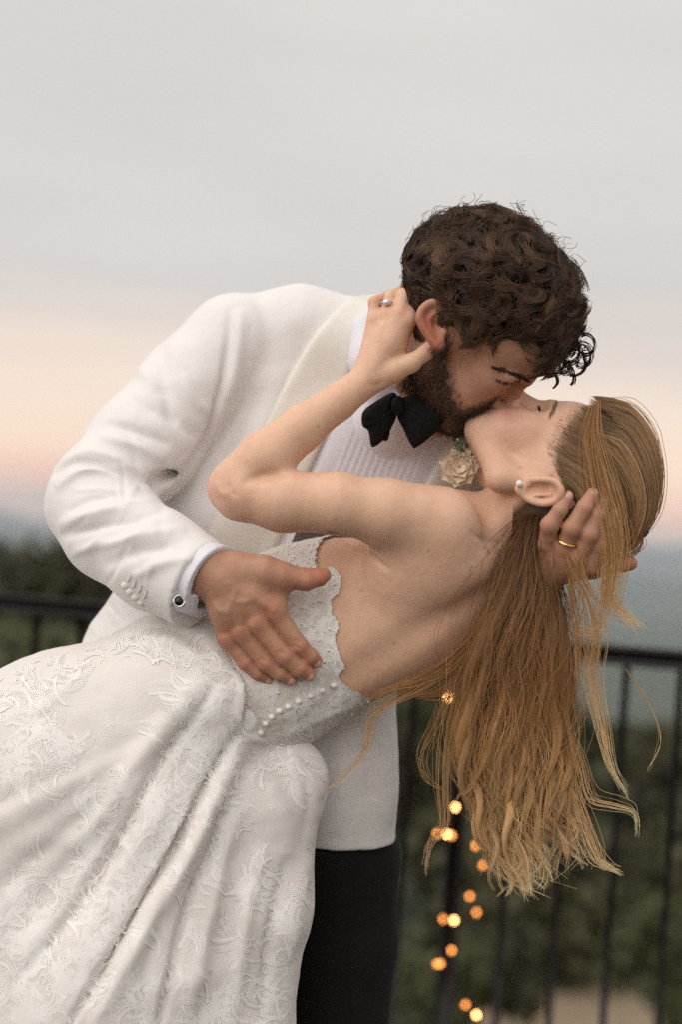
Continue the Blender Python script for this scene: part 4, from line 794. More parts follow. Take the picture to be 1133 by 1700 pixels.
V = sculpt(V, Q, folds); N = normals(V, Q); V = V + N * (vnoise(V / 60 + 9, 8) * 4 + vnoise(V / 24 + 5, 9) * 1.3)[:, None]
m2 = mesh_sdf(sk, 12, lo=np.array([-1e4, cut_y - 26, -1e4])); Vw = to_world(m2[0]); Vw[:, 2] = np.maximum(Vw[:, 2], .012)
m3 = mesh_sdf(sk, 12, hi=np.array([P(-30, 0)[0], cut_y - 14, 1e4])); V, Q = join((V, Q), (from_world(Vw), m2[1]), m3)
o = mku('gown_skirt', V, Q, M['lace'], BR0); o['label'] = 'long ivory lace skirt gathered in folds below the waist'
# raised lace flowers and cords sewn on the skirt
def applique(cx_, cy_, s, a0, n=5):
    Vs, Qs = [], []
    for k in range(n):
        a = a0 + k * 2 * math.pi / n; t = np.linspace(0, 2 * np.pi, 14); lx = cx_ + s * (math.cos(a) * (1 + .85 * np.cos(t)) + math.sin(a) * -.5 * np.sin(t)); ly = cy_ + s * (math.sin(a) * (1 + .85 * np.cos(t)) + math.cos(a) * .5 * np.sin(t)); Vs.append(np.stack([lx, ly], 1))
    return Vs
rgl = np.random.default_rng(31)
class Surf:                                           # depth and slope of a cloth surface, for sewing thread on to it
    def __init__(s, V, Q, x0, x1, y0, y1, g=4):
        N = normals(V, Q); px = to_px(V); m = (N[:, 2] < -.12) & (px[:, 0] > x0) & (px[:, 0] < x1) & (px[:, 1] > y0) & (px[:, 1] < y1); V, N, px = V[m], N[m], px[m]
        s.x0, s.y0, s.g = x0, y0, g; nx, ny = int((x1 - x0) / g) + 2, int((y1 - y0) / g) + 2; c = ((px - [x0, y0]) / g).astype(int); key = c[:, 0] * ny + c[:, 1]
        o_ = np.lexsort((V[:, 2], key)); first = o_[np.r_[True, np.diff(key[o_]) > 0]]; D = np.full(nx * ny, np.nan); D[key[first]] = V[first, 2]; NN = np.zeros((nx * ny, 3)); NN[key[first]] = N[first]; s.D = D.reshape(nx, ny); s.N = NN.reshape(nx, ny, 3)
        for _ in range(2):                            # close pin holes and even out the sampling
            st_ = np.stack([np.roll(np.roll(s.D, i, 0), j, 1) for i in (-1, 0, 1) for j in (-1, 0, 1)]); av = np.nanmean(st_, 0); rng_ = np.nanmax(st_, 0) - np.nanmin(st_, 0); s.D = np.where(np.isnan(s.D), np.where(np.isfinite(st_).sum(0) > 4, av, np.nan), np.where(rng_ < 14, av, s.D))
    def at(s, p):
        q = (p - [s.x0, s.y0]) / s.g - .5; i = np.floor(q).astype(int); f = q - i
        if i.min() < 0 or i[:, 0].max() >= s.D.shape[0] - 1 or i[:, 1].max() >= s.D.shape[1] - 1: return None
        d = sum(s.D[i[:, 0] + a, i[:, 1] + b] * (f[:, 0] if a else 1 - f[:, 0]) * (f[:, 1] if b else 1 - f[:, 1]) for a in (0, 1) for b in (0, 1))
        if not np.isfinite(d).all() or np.abs(np.diff(d)).max() > 3.6: return None
        return d, s.N[i[:, 0], i[:, 1]]
RV, RW = [], []
def add_line(sf, p, wd_=1.1, h=.6):
    p = p[np.round(np.linspace(0, len(p) - 1, 8)).astype(int)] if len(p) != 8 else p; r = sf.at(p)
    if r is None: return
    d, N = r; s_ = (D0 + d - h) / D0; X = np.stack([(p[:, 0] - CX) * s_, (p[:, 1] - CY) * s_, d - h], 1); T = np.gradient(X, axis=0); nn_ = nrm(N.mean(0)) if np.linalg.norm(N.mean(0)) > .1 else np.array([0, 0, -1.]); B_ = np.cross(T, nn_); B_ /= np.linalg.norm(B_, axis=1, keepdims=True) + 1e-9; w_ = wd_ * (1 - .45 * np.linspace(-1, 1, 8) ** 4)[:, None]
    RV.append(np.stack([X - B_ * w_, X + B_ * w_], 1))
def arc(c, r0_, r1_, a, b, n=8):
    t = np.linspace(0, 1, n); an = a + (b - a) * t; rr_ = r0_ + (r1_ - r0_) * t; return np.stack([c[0] + rr_ * np.cos(an), c[1] + rr_ * np.sin(an)], 1)
def motif(sf, cx_, cy_, kind, a0, z=1.0, wd_=.95):
    if kind < .22:                                     # small five-petal flowers
        for q in applique(cx_, cy_, z * rgl.uniform(2.6, 4.6), a0, 5): add_line(sf, q, wd_)
    elif kind < .72:                                   # feathered leaves: a curved rib with barbs on both sides
        ln = z * rgl.uniform(34, 70); bendv = rgl.uniform(1.0, 2.6) * rgl.choice([-1, 1]); nb_ = 15; ts = np.linspace(0, 1, nb_); hd_ = a0 + bendv * ts; rib = np.array([cx_, cy_]) + np.cumsum(np.stack([np.cos(hd_), np.sin(hd_)], 1) * ln / nb_, 0); add_line(sf, rib, wd_ * 1.3)
        for j in range(1, nb_):
            for sgn in (-1, 1):
                bl_ = z * (5 + 14 * math.sin(j / nb_ * 3.0)) * (1.3 if sgn * bendv > 0 else .8); tb_ = np.linspace(0, 1, 8); hh_ = hd_[j] + sgn * (1.25 - .9 * tb_); add_line(sf, rib[j] + np.cumsum(np.stack([np.cos(hh_), np.sin(hh_)], 1) * bl_ / 8, 0), wd_)
    else:                                              # nested scallops ending in a scroll
        for j in range(7): add_line(sf, arc((cx_, cy_), z * (5 + j * 3.1), z * (6 + j * 3.6), a0 - 1.4, a0 + 1.3), wd_)
        add_line(sf, arc((cx_ + 9 * math.cos(a0 + 2), cy_ + 9 * math.sin(a0 + 2)), 2, 10, a0, a0 + 5.2), wd_ * 1.2)
def sew(name, par):
    global RV
    S = np.array(RV); n = len(S); i = np.arange(n * 16).reshape(n, 8, 2); F = np.stack([i[:, :-1, :-1], i[:, 1:, :-1], i[:, 1:, 1:], i[:, :-1, 1:]], -1).reshape(-1, 4); o = mku(name, S.reshape(-1, 3), F, M['thread'], par); o['kind'] = 'stuff'; RV = []; return o
M['thread'] = plain('white lace thread', (.86, .845, .815), .8, 0, .03)
sf = Surf(V, Q, -25, 560, 1010, 1740)
for k in range(1250):
    cx_, cy_ = rgl.uniform(-15, 548), rgl.uniform(1022, 1715); band = math.sin(cx_ * .016 + cy_ * .012) + .7 * math.sin(cy_ * .022 - cx_ * .014)
    if band < -.35 and rgl.random() < .9: continue
    motif(sf, cx_, cy_, rgl.random(), rgl.uniform(0, 6.28))
sew('lace_threads', BR0)
sf2 = Surf(*BOD, 400, 640, 860, 1260, 3)
for k in range(420): motif(sf2, rgl.uniform(405, 615), rgl.uniform(880, 1240), rgl.random() * .8, rgl.uniform(0, 6.28), .5, .75)
for p0, p1 in zip(edge_line[14:-14:1], edge_line[15:-13:1]):    # loops along the scalloped neckline
    c = (p0 + p1) / 2; a = math.atan2(*(p1 - p0)[::-1]) + math.pi / 2; q = arc(c + 4 * np.array([math.cos(a), math.sin(a)]), 3.6, 3.6, a - 2.4, a + 2.4); add_line(sf2, q, .8)
sew('lace_threads', BR0)
# jewels and nails
er = march(bb_, [(863, 803)], 2)[0]; mku('earring', *sphere(er + [0, 0, -4], 6.2, 9, 12), M['pearl'], BR0)
rr_b = empty('engagement_ring', (0, 0, 0)); rr_b.parent = BR0; a_ = nrm(P(650, 494, -40) - P(643, 524, -52)); mku('band', *torus(P(645, 507, -45), a_, 12.6, 2.0), M['silver'], rr_b)
mku('stone', *sphere(P(643, 502, -62), (7.5, 5.5, 5), 6, 9), M['stone'], rr_b)
nail((723, 570, -74), (708, 586, -70), 10.5, M['nail_f'], BR0, (.35, .1, -1))
# ------------------------------------------------------------------ hair
def lerp_col(t, stops):
    xs = [s[0] for s in stops]; return np.stack([np.interp(t, xs, [s[1][k] for s in stops]) for k in range(3)], -1)
def ribbons(S, rad, cols):                            # flat strands, turned at random about their length
    n, m, _ = S.shape; T = np.gradient(S, axis=1); A = np.cross(T, np.array([0, 0, 1.0]) + RNG.normal(size=(n, 1, 3)) * .2); A /= np.linalg.norm(A, axis=2, keepdims=True) + 1e-9; A *= rad[..., None]
    V = np.stack([S - A, S + A], 2); i = np.arange(n * m * 2).reshape(n, m, 2); Q = np.stack([i[:, :-1, 0], i[:, :-1, 1], i[:, 1:, 1], i[:, 1:, 0]], -1).reshape(-1, 4); return V.reshape(-1, 3), Q, np.repeat(cols.reshape(n, m, 1, 3), 2, 2).reshape(-1, 3)
def hair_obj(name, Ss, rads, cols, m, parent, label=None):
    Vs, Qs, Cs, o_ = [], [], [], 0
    for S, r_, c in zip(Ss, rads, cols):
        v, f, cc = ribbons(S, r_, c); Vs.append(v); Qs.append(f + o_); Cs.append(cc); o_ += len(v)
    o = mku(name, np.concatenate(Vs), np.concatenate(Qs), m, parent, cols=np.concatenate(Cs)); o['kind'] = 'stuff'
    if label: o['label'] = label
    return o
# groom: curls
rg2 = np.random.default_rng(5); cand = np.flatnonzero((hw > .5) & (np.arange(len(VG)) < len(m1_g[0]))); hc = HG(0, 0, 62)
dirs = VG[cand] - hc; nu_ = dirs / np.linalg.norm(dirs, axis=1, keepdims=True)
lcl = gl_[cand]; NCL = 520
HC = P(825, 470, -6); HR = np.array([164, 165, 152.0])
def tame(S, loose=.18):                               # keep the curls inside a rounded mass
    q = (S - HC) / HR; k = np.linalg.norm(q, axis=-1, keepdims=True); qd = (q / (k + 1e-6)).reshape(-1, 3); k = k / (1 + .105 * vnoise(qd * 2.8 + 7, 21) + .03 * vnoise(qd * 6, 22)).reshape(k.shape); return np.where(k > 1, HC + (S - HC) * (1 + loose * (k - 1)) / k, S)
wgt = np.where((nu_ @ np.array([0, 0, -1.0])) > -.45, 1.0, .2) * (1 + 1.0 * (lcl[:, 2] > 60)); pick = rg2.choice(len(cand), NCL, p=wgt / wgt.sum()); m_ = 21; t = np.linspace(0, 1, m_)
Ss, rads, cols = [], [], []
down = np.array([.07, 1, 0])
for c in pick:
    r = VG[cand[c]]; n = nu_[c]; f_, a_, z_ = lcl[c]
    top = np.clip((z_ - 20) / 90, 0, 1); front = np.clip((f_ - 20) / 70, 0, 1); L = 18 + 46 * top + 12 * front * top + rg2.uniform(-10, 12); back = np.clip((-f_ - 20) / 60, 0, 1) * (1 - top); L = max(10, L - 6 * back)
    if abs(a_) > 70 and z_ < 60: L *= .8
    g = rg2.normal(size=3); g -= n * (g @ n); g = nrm(g); d_ = nrm(n * 1.0 + g * .8 + down * .15 + Fg * .2 * front)
    bend = nrm(g * .9 + down * .6 - n * .7); path = r + n * 1 + (d_ * t[:, None] + bend * (t ** 2)[:, None] * .6) * L
    hx = nrm(np.cross(d_, rg2.normal(size=3))); hy = np.cross(d_, hx); hr = rg2.uniform(6, 18); turns = rg2.uniform(1.15, 1.9); ph = rg2.uniform(0, 6.28); sgn = rg2.choice([-1, 1])
    ns = 22; off = rg2.normal(size=(ns, 2)) * 2.8; tt_ = t[None]; rj = 1 + rg2.normal(size=(ns, 1)) * .13; pj = rg2.normal(size=(ns, 1)) * .16
    ang = ph + sgn * turns * 2 * np.pi * tt_ + pj; amp = hr * rj * np.clip(tt_ * 3.2, 0, 1); LL = 1 + rg2.normal(size=(ns, 1)) * .05
    S = r + (path - r)[None] * LL[..., None] + (np.cos(ang) * amp + off[:, :1] * np.clip(tt_ * 2 + .4, 0, 1.3))[..., None] * hx + (np.sin(ang) * amp + off[:, 1:] * np.clip(tt_ * 2 + .4, 0, 1.3))[..., None] * hy
    S = tame(S + rg2.normal(size=(ns, 1, 3)) * .9); Ss.append(S); rads.append(np.tile(.5 * (1 - .5 * t ** 3), (ns, 1)))
    tone = rg2.uniform(.55, 1.5) * (1.35 if rg2.random() < .18 else 1); cols.append(np.clip(lerp_col(np.tile(t, (ns, 1)), [(0, (.018, .0095, .006)), (.5, (.044, .023, .013)), (1, (.092, .049, .028))]) * tone * rg2.uniform(.88, 1.12, (ns, 1, 1)), 0, 1))
# loose single curls round the outline
for c in rg2.choice(len(cand), 240, p=wgt / wgt.sum()):
    r = VG[cand[c]]; n = nu_[c]; f_, a_, z_ = lcl[c]; top = np.clip((z_ - 20) / 90, 0, 1); g = nrm(rg2.normal(size=3)); d_ = nrm(n + g * .6 + down * .1); L = (20 + 40 * top) * rg2.uniform(.8, 1.2)
    hx = nrm(np.cross(d_, g)); hy = np.cross(d_, hx); hr = rg2.uniform(6, 13); ang = rg2.uniform(0, 6.28) + rg2.choice([-1, 1]) * rg2.uniform(1.3, 2.4) * 6.28 * t
    S = r + d_ * (t * L)[:, None] + (np.cos(ang) * hr * np.clip(t * 2, 0, 1))[:, None] * hx + (np.sin(ang) * hr * np.clip(t * 2, 0, 1))[:, None] * hy; S = tame(S, .45); Ss.append(S[None]); rads.append(np.full((1, m_), .34)); cols.append(np.tile(np.array([.05, .027, .016]), (1, m_, 1)))
# ringlets over the brow, against the sky
for x, y, rr_, L in ((905, 610, 10, 30), (925, 615, 12, 34), (940, 625, 13, 34), (915, 632, 8, 26), (955, 610, 14, 36), (968, 600, 12, 34), (890, 600, 12, 22), (862, 592, 12, 22), (840, 590, 10, 18), (975, 585, 12, 34), (948, 590, 14, 40), (925, 585, 14, 40), (900, 580, 14, 36)):
    for k in range(7):
        ang = rg2.uniform(-.25, .25) + rg2.choice([0, .4]) + t * 6.28 * 1.5 + x; base = np.stack([x + 5 * np.sin(t * 3) + rg2.normal() * 1.6 - 6 + 8 * t, y - L + L * 1.15 * t + rg2.normal() * 2], 1); am = rr_ * np.clip(t * 2.5, 0, 1) * rg2.uniform(.85, 1.1)
        q = base + np.stack([np.cos(ang) * am, np.sin(ang) * am], 1); S = np.array([P(a, b, -22 + 8 * math.sin(c_) + rg2.normal() * .3) for (a, b), c_ in zip(q, ang)]); Ss.append(S[None]); rads.append(np.full((1, m_), .75)); cols.append(np.tile(np.array([.020, .011, .008]), (1, m_, 1)))
hair_obj('hair', Ss, rads, cols, M['dark_hair'], GR0, 'dark brown curly hair')
# beard and moustache
cand = np.flatnonzero((bw > .12) & (np.arange(len(VG)) < len(m1_g[0])) & (VG[:, 2] < 60)); pk = rg2.choice(cand, 4600, p=bw[cand] ** 1.5 / (bw[cand] ** 1.5).sum()); h_ = gl_[pk]; N1 = normals(VG[:len(m1_g[0])], m1_g[1])[pk]
hd = HG.F * .3 - HG.U * 1.0; dd = N1 * .75 + hd + rg2.normal(size=(len(pk), 3)) * .45; dd /= np.linalg.norm(dd, axis=1, keepdims=True); L = rg2.uniform(3.5, 8, len(pk)); tb = np.linspace(0, 1, 5)
S = VG[pk][:, None] + dd[:, None] * (tb[None, :] * L[:, None])[..., None] + (hd * 2.5)[None, None] * (tb ** 2)[None, :, None]; tone = rg2.uniform(.6, 1.8, len(pk))
hair_obj('beard', [S], [np.tile(.38 * (1 - .5 * tb), (len(pk), 1))], [np.tile(np.array([.05, .024, .012]), (len(pk), 5, 1)) * tone[:, None, None]], M['dark_hair'], GR0, 'short dark beard and moustache')
def brow(name, f, line, n, ln, flow, wd_, rad, col, parent, off=1.0):
    pl = catmull(np.array(line), 8); k = rg2.random(n); i = k * (len(pl) - 1); a = pl[i.astype(int)]; b = pl[np.minimum(i.astype(int) + 1, len(pl) - 1)]; p = a + (b - a) * (i % 1)[:, None] + rg2.normal(size=(n, 2)) * (wd_ * (np.sin(np.pi * np.clip(k * .8 + .12, 0, 1)))[:, None])
    e = p + np.asarray(flow(k)) * ln * rg2.uniform(.6, 1.2, (n, 1)) + rg2.normal(size=(n, 2)) * .8; q = (p + e) / 2
    A, Bm, E_ = (march(f, x_, off + o2) for x_, o2 in ((p, 0), (q, .6), (e, .8))); S = np.stack([A, (A + Bm) / 2, Bm, (Bm + E_) / 2, E_], 1); S = S[np.abs(S[..., 2] - np.median(S[..., 2])).max(1) < 45]; n = len(S); hair_obj(name, [S], [np.tile(rad * (1 - .6 * tb), (n, 1))], [np.tile(np.array(col), (n, 5, 1))], M['dark_hair'], parent)
brow('eyebrow', gb, [(822, 611), (848, 619), (868, 627), (884, 636)], 170, 9, lambda k: np.stack([-.9 - 0 * k, -.35 + 0 * k], 1), 2.1, .42, (.022, .012, .008), GR0)
brow('eyelashes', gb, [(826, 628), (836, 634), (850, 636), (866, 631)], 60, 6, lambda k: np.stack([-.5 + k * .5, .8 + 0 * k], 1), .6, .42, (.010, .006, .005), GR0)
brow('eyebrow', bb_, [(927, 661), (922, 674), (914, 690)], 150, 7, lambda k: np.stack([-.25 + 0 * k, .95 + 0 * k], 1), 1.9, .26, (.27, .155, .095), BR0)
# closed eye of the bride: lashes fanning out from the lid
ls = []
aa = rg2.random(60); PL = march(bb_, np.stack([898 + 3 * aa, 675 + 15 * aa], 1), 0)
for p0 in PL[np.abs(PL[:, 2] - np.median(PL[:, 2])) < 40]:
    p1 = p0 + np.array([-6 + rg2.normal() * 2, -4 + rg2.normal() * 2.2, -4]) * rg2.uniform(.45, .85); pm = (p0 + p1) / 2 + np.array([-.5, 1.8, 0]); ls.append(catmull(np.array([p0, pm, p1]), 2))
ls = np.array(ls); hair_obj('eyelashes', [ls], [np.tile(.34 * (1 - .5 * tb), (len(ls), 1))], [np.tile(np.array([.03, .018, .014]), (len(ls), 5, 1))], M['dark_hair'], BR0)

# bride: hair swept over the head
BROOT, BMID, BTIP = (.12, .058, .024), (.40, .215, .09), (.92, .69, .42)
shl = SDF(); shl.add(ell(P(974, 794, 12), (113, 138, 105))); shl.add(ell(P(930, 860, 0), (70, 70, 90)), 40); shl.add(ell(P(1042, 876, 10), (45, 36, 55)), 20)
V, Q = mesh_sdf(shl, 4); px = to_px(V); hline = catmull(np.array([(1015, 600), (1008, 652), (988, 690), (955, 722), (928, 758), (930, 785), (946, 812), (930, 838), (895, 850), (862, 868), (835, 900), (815, 960)]), 6)
V, Q = keep_faces(V, Q, side(px, hline) < -16); px = to_px(V)
st = vnoise(np.stack([px[:, 0] / 5, px[:, 1] / 60, V[:, 2] / 6], 1), 3); V = V + normals(V, Q) * (st * 1.2 - 9)[:, None]
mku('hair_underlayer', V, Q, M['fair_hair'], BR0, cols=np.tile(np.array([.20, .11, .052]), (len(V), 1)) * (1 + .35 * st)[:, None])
Ss, rads, cols = [], [], []
GD = [catmull(np.array(g_, float), 6) for g_ in ([(990, 652), (1052, 684), (1093, 775), (1095, 850), (1068, 920)], [(988, 684), (1040, 730), (1068, 805), (1064, 870), (1042, 932)], [(955, 720), (1005, 765), (1032, 828), (1027, 882), (1005, 938)], [(928, 760), (965, 798), (987, 850), (977, 902), (955, 944)], [(940, 812), (952, 835), (952, 872), (937, 905), (915, 946)])]
GD = np.array(GD); n = 3000; s_ = rg2.random(n) ** 1.25 * 3.999; mm_ = GD.shape[1]; tq = np.linspace(0, 1, mm_); cphs = np.random.default_rng(2).random(80)[np.floor(s_ * 14).astype(int)]; st_ = np.clip(s_[:, None] + .75 * (cphs[:, None] - .5) * tq[None], 0, 3.999); i = st_.astype(int); f_ = (st_ - i)[..., None]; jj = np.arange(mm_)[None]; pth = GD[i, jj] * (1 - f_) + GD[i + 1, jj] * f_
cl_ = np.floor(s_ * 14); cph = np.random.default_rng(1).random(80)[cl_.astype(int)]; pth = pth + rg2.normal(size=(n, 1, 2)) * 3 + np.stack([np.sin(tq * 5 + cph[:, None] * 6), np.cos(tq * 4 + cph[:, None] * 9)], -1) * 4 * tq[None, :, None]
lift = (rg2.random(n)[:, None] ** 2 * .05 + .085 * cph[:, None] * np.sin(tq * 3.14)[None]) * np.clip(tq * 5, 0, 1)[None] + 1.0; wild = rg2.random(n) < .035; lift[wild] += (.03 + .10 * rg2.random((wild.sum(), 1))) * np.sin(tq * 3.14)[None] * (1 + .3 * np.sin(tq * 9)[None])
EC, ER = P(974, 794, 12), np.array([112, 137, 105.0]); q2 = (pth - [CX, CY] - EC[None, None, :2]) / ER[:2]; kk_ = np.linalg.norm(q2, axis=2); zz = -np.sqrt(np.clip(1 - kk_ ** 2, 0, 1)); q3 = np.concatenate([q2, zz[..., None]], 2); q3 /= np.maximum(np.linalg.norm(q3, axis=2, keepdims=True), 1e-6)
farh = rg2.random(n) < .16; q3[farh, :, 2] *= -1; X = EC + q3 * ER * lift[..., None]
nb0 = 6; st0 = pth[:, :nb0] + (pth[:, :1] - pth[:, 3:4]) * (1.1 * rg2.random((n, 1, 1)) ** 2) * (1 - np.arange(nb0) / (nb0 - 1))[None, :, None]; Xb = march(bb_, st0.reshape(-1, 2), .5, d_start=-160, steps=20).reshape(n, nb0, 3); wb = np.clip(np.arange(nb0) / (nb0 - 1), 0, 1)[None, :, None]; wb = wb * wb * (3 - 2 * wb)
Xb = np.where(np.abs(Xb[..., 2:] - X[:, :nb0, 2:]) > 45, X[:, :nb0], Xb); nrh = ~farh; X[nrh, :nb0] = (Xb * (1 - wb) + X[:, :nb0] * wb)[nrh]; tn_ = (.62 + .8 * cph + rg2.normal(size=n) * .18)[:, None, None]
Ss.append(X); rads.append(np.tile(.50 * np.clip(.12 + tq * 5, 0, 1), (n, 1))); cols.append(np.clip(lerp_col(np.tile(tq, (n, 1)), [(0, (.24, .142, .072)), (.35, (.41, .262, .142)), (1, (.45, .275, .135))]) * tn_, .01, 1))
# the long fall
GL = np.array([catmull(np.array(g_, float), 7) for g_ in (
    [(880, 856, -62), (858, 915, -72), (832, 990, -86), (798, 1080, -92), (772, 1165, -80), (768, 1260, -70), (788, 1350, -64), (822, 1430, -60), (846, 1500, -58)],
    [(888, 854, -66), (876, 920, -84), (866, 1000, -94), (846, 1090, -94), (842, 1180, -84), (842, 1270, -74), (850, 1350, -66), (868, 1430, -62), (885, 1506, -60)],
    [(905, 862, -30), (908, 930, -28), (922, 1000, -40), (938, 1090, -52), (944, 1180, -48), (944, 1260, -40), (950, 1335, -36), (962, 1400, -32), (945, 1480, -30)])])
mg = 34; tq = np.linspace(0, 1, mg); GL = np.stack([np.stack([np.interp(tq, np.linspace(0, 1, len(g_)), g_[:, k]) for k in range(3)], 1) for g_ in GL])
LOCKS = []
def fall(n_cl, per, spread, amp, jit, rad, tone0=1.0, endlo=.8):
    for c in range(n_cl):
        s_ = rg2.random() * 1.999; i = int(s_); f_ = s_ - i; g_ = GL[i] * (1 - f_) + GL[i + 1] * f_; dz = rg2.normal() * 16; ph = rg2.uniform(0, 6.28); wl = rg2.uniform(3.2, 5.2); am = amp * rg2.uniform(.5, 1.3); e_ = rg2.uniform(endlo, 1.0); curl = rg2.uniform(8, 42) * rg2.choice([-1, 1, 1])
        te = tq * e_; gg = np.stack([np.interp(te, tq, g_[:, k]) for k in range(3)], 1)
        gg[:, 0] += am * (.15 + te ** 1.4) * np.sin(te * wl * 6.28 + ph) + curl * np.clip((tq - .84) / .16, 0, 1) ** 2; gg[:, 2] += dz * np.clip(te * 3, .15, 1) + am * .8 * (.1 + te ** 1.5) * np.cos(te * wl * 6.28 + ph); gg[:, 1] -= abs(curl) * .4 * np.clip((tq - .88) / .12, 0, 1) ** 2
        base = np.array([P(*q) for q in gg]); tight = spread * (.9 + .5 * np.sin(tq * 3.0) - .6 * np.clip(1 - tq * 4, 0, 1) - .95 * np.clip((tq - .5) / .5, 0, 1)); off = rg2.normal(size=(per, 3)) * [1, .3, 1]; wob = rg2.uniform(0, 6.28, (per, 1)); LL = 1 - .24 * rg2.random(per) ** 1.6; te2 = tq[None] * LL[:, None]
        S = np.stack([np.interp(te2, tq, base[:, k]) for k in range(3)], -1) + off[:, None] * tight[None, :, None]; S[..., 0] += jit * np.sin(tq[None] * 9 + wob) * tq[None]; S[..., 2] += jit * np.cos(tq[None] * 7 + wob * 2) * tq[None]
        tone = tone0 * rg2.uniform(.7, 1.28)
        if per > 12: LOCKS.append((base, tight, te, tone))
        cc = lerp_col(np.tile(te, (per, 1)), [(0, BROOT), (.22, (.20, .098, .039)), (.5, BMID), (.75, (.62, .39, .185)), (1, BTIP)]) * tone * rg2.uniform(.88, 1.12, (per, 1, 1)); Ss.append(S); rads.append(np.tile(rad * (1 - .45 * tq ** 3), (per, 1))); cols.append(np.clip(cc, 0, .92))
fall(165, 20, 7.0, 14, 3.2, .40, 1.0, .66); fall(70, 9, 8, 22, 6, .38, 1.15, .70); fall(380, 1, 28, 22, 13, .30, 1.2, .64)
def lock(line, n, spread, rad=.42, tone=1.0, c0=.35, c1=1.0, jit=3.0, endv=.25):
    n = int(n * 1.7); pl = np.array([P(*q) for q in line]); pl = catmull(pl, 5); m = len(pl); tq_ = np.linspace(0, 1, m); off = rg2.normal(size=(n, 3)); wob = rg2.uniform(0, 6.28, (n, 1)); prof = spread * (.35 + np.sin(np.clip(tq_ * 1.1, 0, 1) * 3.0) * .9)
    e_ = 1 - endv * rg2.random((n, 1)) ** 2; te = tq_[None] * e_; S = np.stack([np.stack([np.interp(te[j], tq_, pl[:, k]) for k in range(3)], 1) for j in range(n)]) + off[:, None] * prof[None, :, None] * .5; S[..., 0] += jit * np.sin(te * 11 + wob) * te; S[..., 1] += jit * .5 * np.cos(te * 8 + wob) * te
    Ss.append(S); rads.append(np.tile(rad * (1 - .4 * tq_ ** 3), (n, 1))); cols.append(np.clip(lerp_col(c0 + (c1 - c0) * te, [(0, BROOT), (.45, BMID), (.75, (.60, .37, .17)), (1, BTIP)]) * tone * rg2.uniform(.75, 1.25, (n, 1, 1)), 0, .92))
lock([(990, 672, -84), (984, 730, -100), (996, 800, -112), (1012, 870, -116), (1018, 930, -112), (1012, 985, -105), (1030, 1015, -100), (1066, 1044, -98)], 52, 22, .34, tone=1.0, c0=.45, c1=.95)
lock([(985, 690, -90), (990, 770, -106), (1010, 850, -116), (1024, 910, -114), (1014, 960, -108), (1004, 1010, -100), (990, 1050, -95), (955, 1045, -92)], 26, 17, .34, tone=1.0, c0=.4, c1=.95)
lock([(935, 900, -100), (955, 950, -104), (980, 1000, -100), (990, 1060, -92), (985, 1120, -84), (1000, 1200, -78), (1016, 1270, -74), (1046, 1325, -70)], 26, 14, .32, tone=1.1, c0=.5)
lock([(960, 880, -112), (964, 920, -110), (978, 970, -104), (990, 1000, -100)], 9, 4, tone=1.1, c0=.5, c1=.8)
lock([(948, 960, -95), (956, 1010, -92), (962, 1060, -88), (958, 1130, -80)], 12, 9, tone=1.1, c0=.5, c1=.8)
lock([(940, 1200, -50), (968, 1270, -46), (985, 1325, -44), (1025, 1338, -44), (1056, 1350, -44), (1062, 1392, -44)], 10, 9, .3, tone=1.15, c0=.7)
lock([(930, 1230, -50), (960, 1330, -46), (985, 1400, -44), (1000, 1430, -44), (1035, 1448, -44)], 16, 14, tone=1.1, c0=.7)
lock([(1040, 1110, -80), (1080, 1170, -78), (1096, 1220, -76), (1088, 1260, -76), (1070, 1290, -76)], 2, 2, .4, c0=.6)
lock([(795, 1060, -100), (752, 1140, -98), (724, 1200, -92), (700, 1250, -88), (710, 1290, -86), (735, 1310, -84)], 8, 9, .34, c0=.4, c1=.8)
lock([(800, 1050, -98), (765, 1130, -96), (742, 1210, -92), (735, 1300, -88), (738, 1370, -86), (715, 1400, -84), (704, 1452, -84)], 14, 12, .34, c0=.4, c1=.9)
lock([(815, 1010, -92), (790, 1060, -96), (740, 1110, -86), (690, 1142, -72), (645, 1166, -58), (618, 1192, -50), (604, 1250, -46), (546, 1312, -46)], 22, 12, .34, c0=.3, c1=.85, endv=.7)
lock([(820, 990, -92), (800, 1050, -98), (755, 1100, -92), (705, 1128, -78), (660, 1142, -66), (610, 1158, -56)], 46, 13, c0=.25, c1=.6, endv=.6)
lock([(825, 990, -92), (800, 1080, -98), (770, 1120, -92), (720, 1150, -72), (680, 1152, -60)], 40, 13, c0=.2, c1=.5, endv=.6)
lock([(1066, 890, -30), (1056, 906, -40), (1036, 918, -50), (1006, 924, -60)], 40, 10, tone=.9, c0=.3, c1=.5, endv=.3)
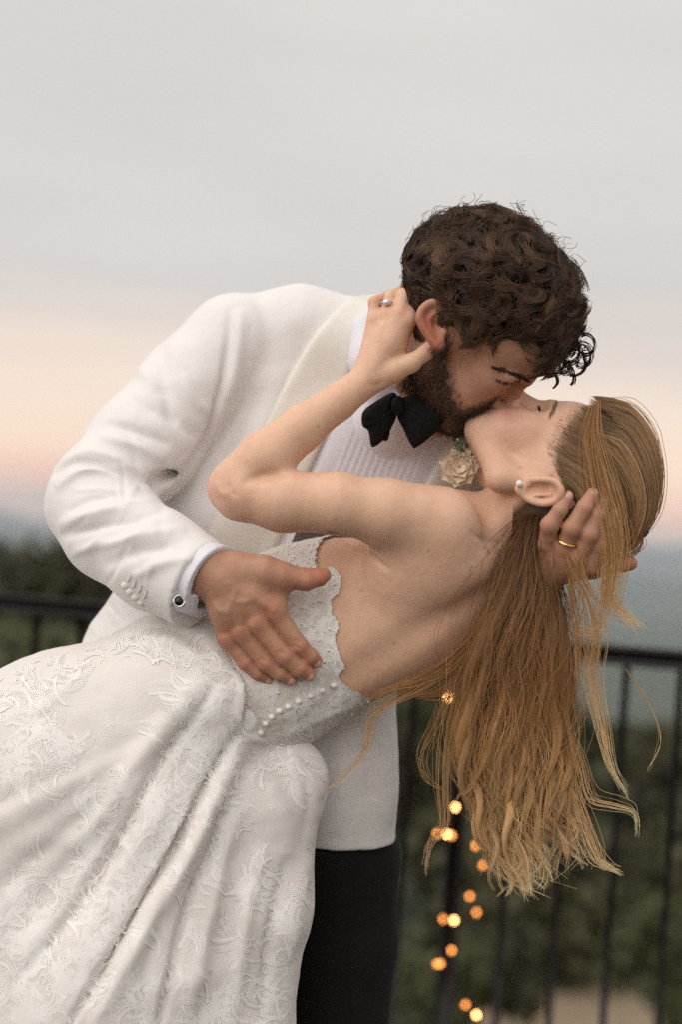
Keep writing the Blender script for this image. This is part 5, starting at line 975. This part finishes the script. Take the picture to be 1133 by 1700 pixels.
# body of each lock: a tapered sheaf, streaked along its length, under the loose strands
Lv, Lq, Lc, lo_ = [], [], [], 0; sd_n = 11; an = np.arange(sd_n) * 2 * np.pi / sd_n
for base, tight, te, tone in LOCKS:
    T = np.gradient(base, axis=0); T /= np.linalg.norm(T, axis=1, keepdims=True) + 1e-9; A = np.cross(T, np.array([0, 0, 1.0])); A /= np.linalg.norm(A, axis=1, keepdims=True) + 1e-9; B_ = np.cross(T, A)
    rr_ = np.clip(tight * .95, .3, 9) * np.clip((1 - tq) * 6, .05, 1); wob = 1 + rg2.normal(size=(1, sd_n)) * .2
    X = base[:, None] + (rr_[:, None] * wob)[..., None] * (np.cos(an)[None, :, None] * A[:, None] * 1.15 + np.sin(an)[None, :, None] * B_[:, None] * .8)
    cc = lerp_col(np.tile(te[:, None], (1, sd_n)), [(0, BROOT), (.22, (.20, .098, .039)), (.5, BMID), (.75, (.62, .39, .185)), (1, BTIP)]) * tone * (1 + .22 * rg2.normal(size=(1, sd_n, 1)))
    i = np.arange(len(tq) * sd_n).reshape(len(tq), sd_n); j = np.roll(i, -1, 1); Lv.append(X.reshape(-1, 3)); Lq.append(np.stack([i[:-1], j[:-1], j[1:], i[1:]], -1).reshape(-1, 4) + lo_); Lc.append(np.clip(cc, .01, .95).reshape(-1, 3)); lo_ += X.shape[0] * sd_n
o = mku('hair_locks', np.concatenate(Lv), np.concatenate(Lq), M['fair_hair'], BR0, cols=np.concatenate(Lc)); o['kind'] = 'stuff'
hair_obj('hair', Ss, rads, cols, M['fair_hair'], BR0, 'long golden brown hair with pale wavy ends')
# ------------------------------------------------------------------ evening haze over the valley
hz_m = bpy.data.materials.new('evening haze'); hz_m.use_nodes = True; ht = hz_m.node_tree; ht.nodes.remove(ht.nodes['Principled BSDF']); pvn = ht.nodes.new('ShaderNodeVolumePrincipled'); pvn.inputs['Color'].default_value = (.82, .91, 1.0, 1); pvn.inputs['Density'].default_value = .00030; pvn.inputs['Anisotropy'].default_value = .2; ht.links.new(pvn.outputs[0], ht.nodes['Material Output'].inputs['Volume'])
o = mk('haze', *box((0, 0, -22), (4600, 4600, 69)), hz_m); tag(o, kind='stuff')
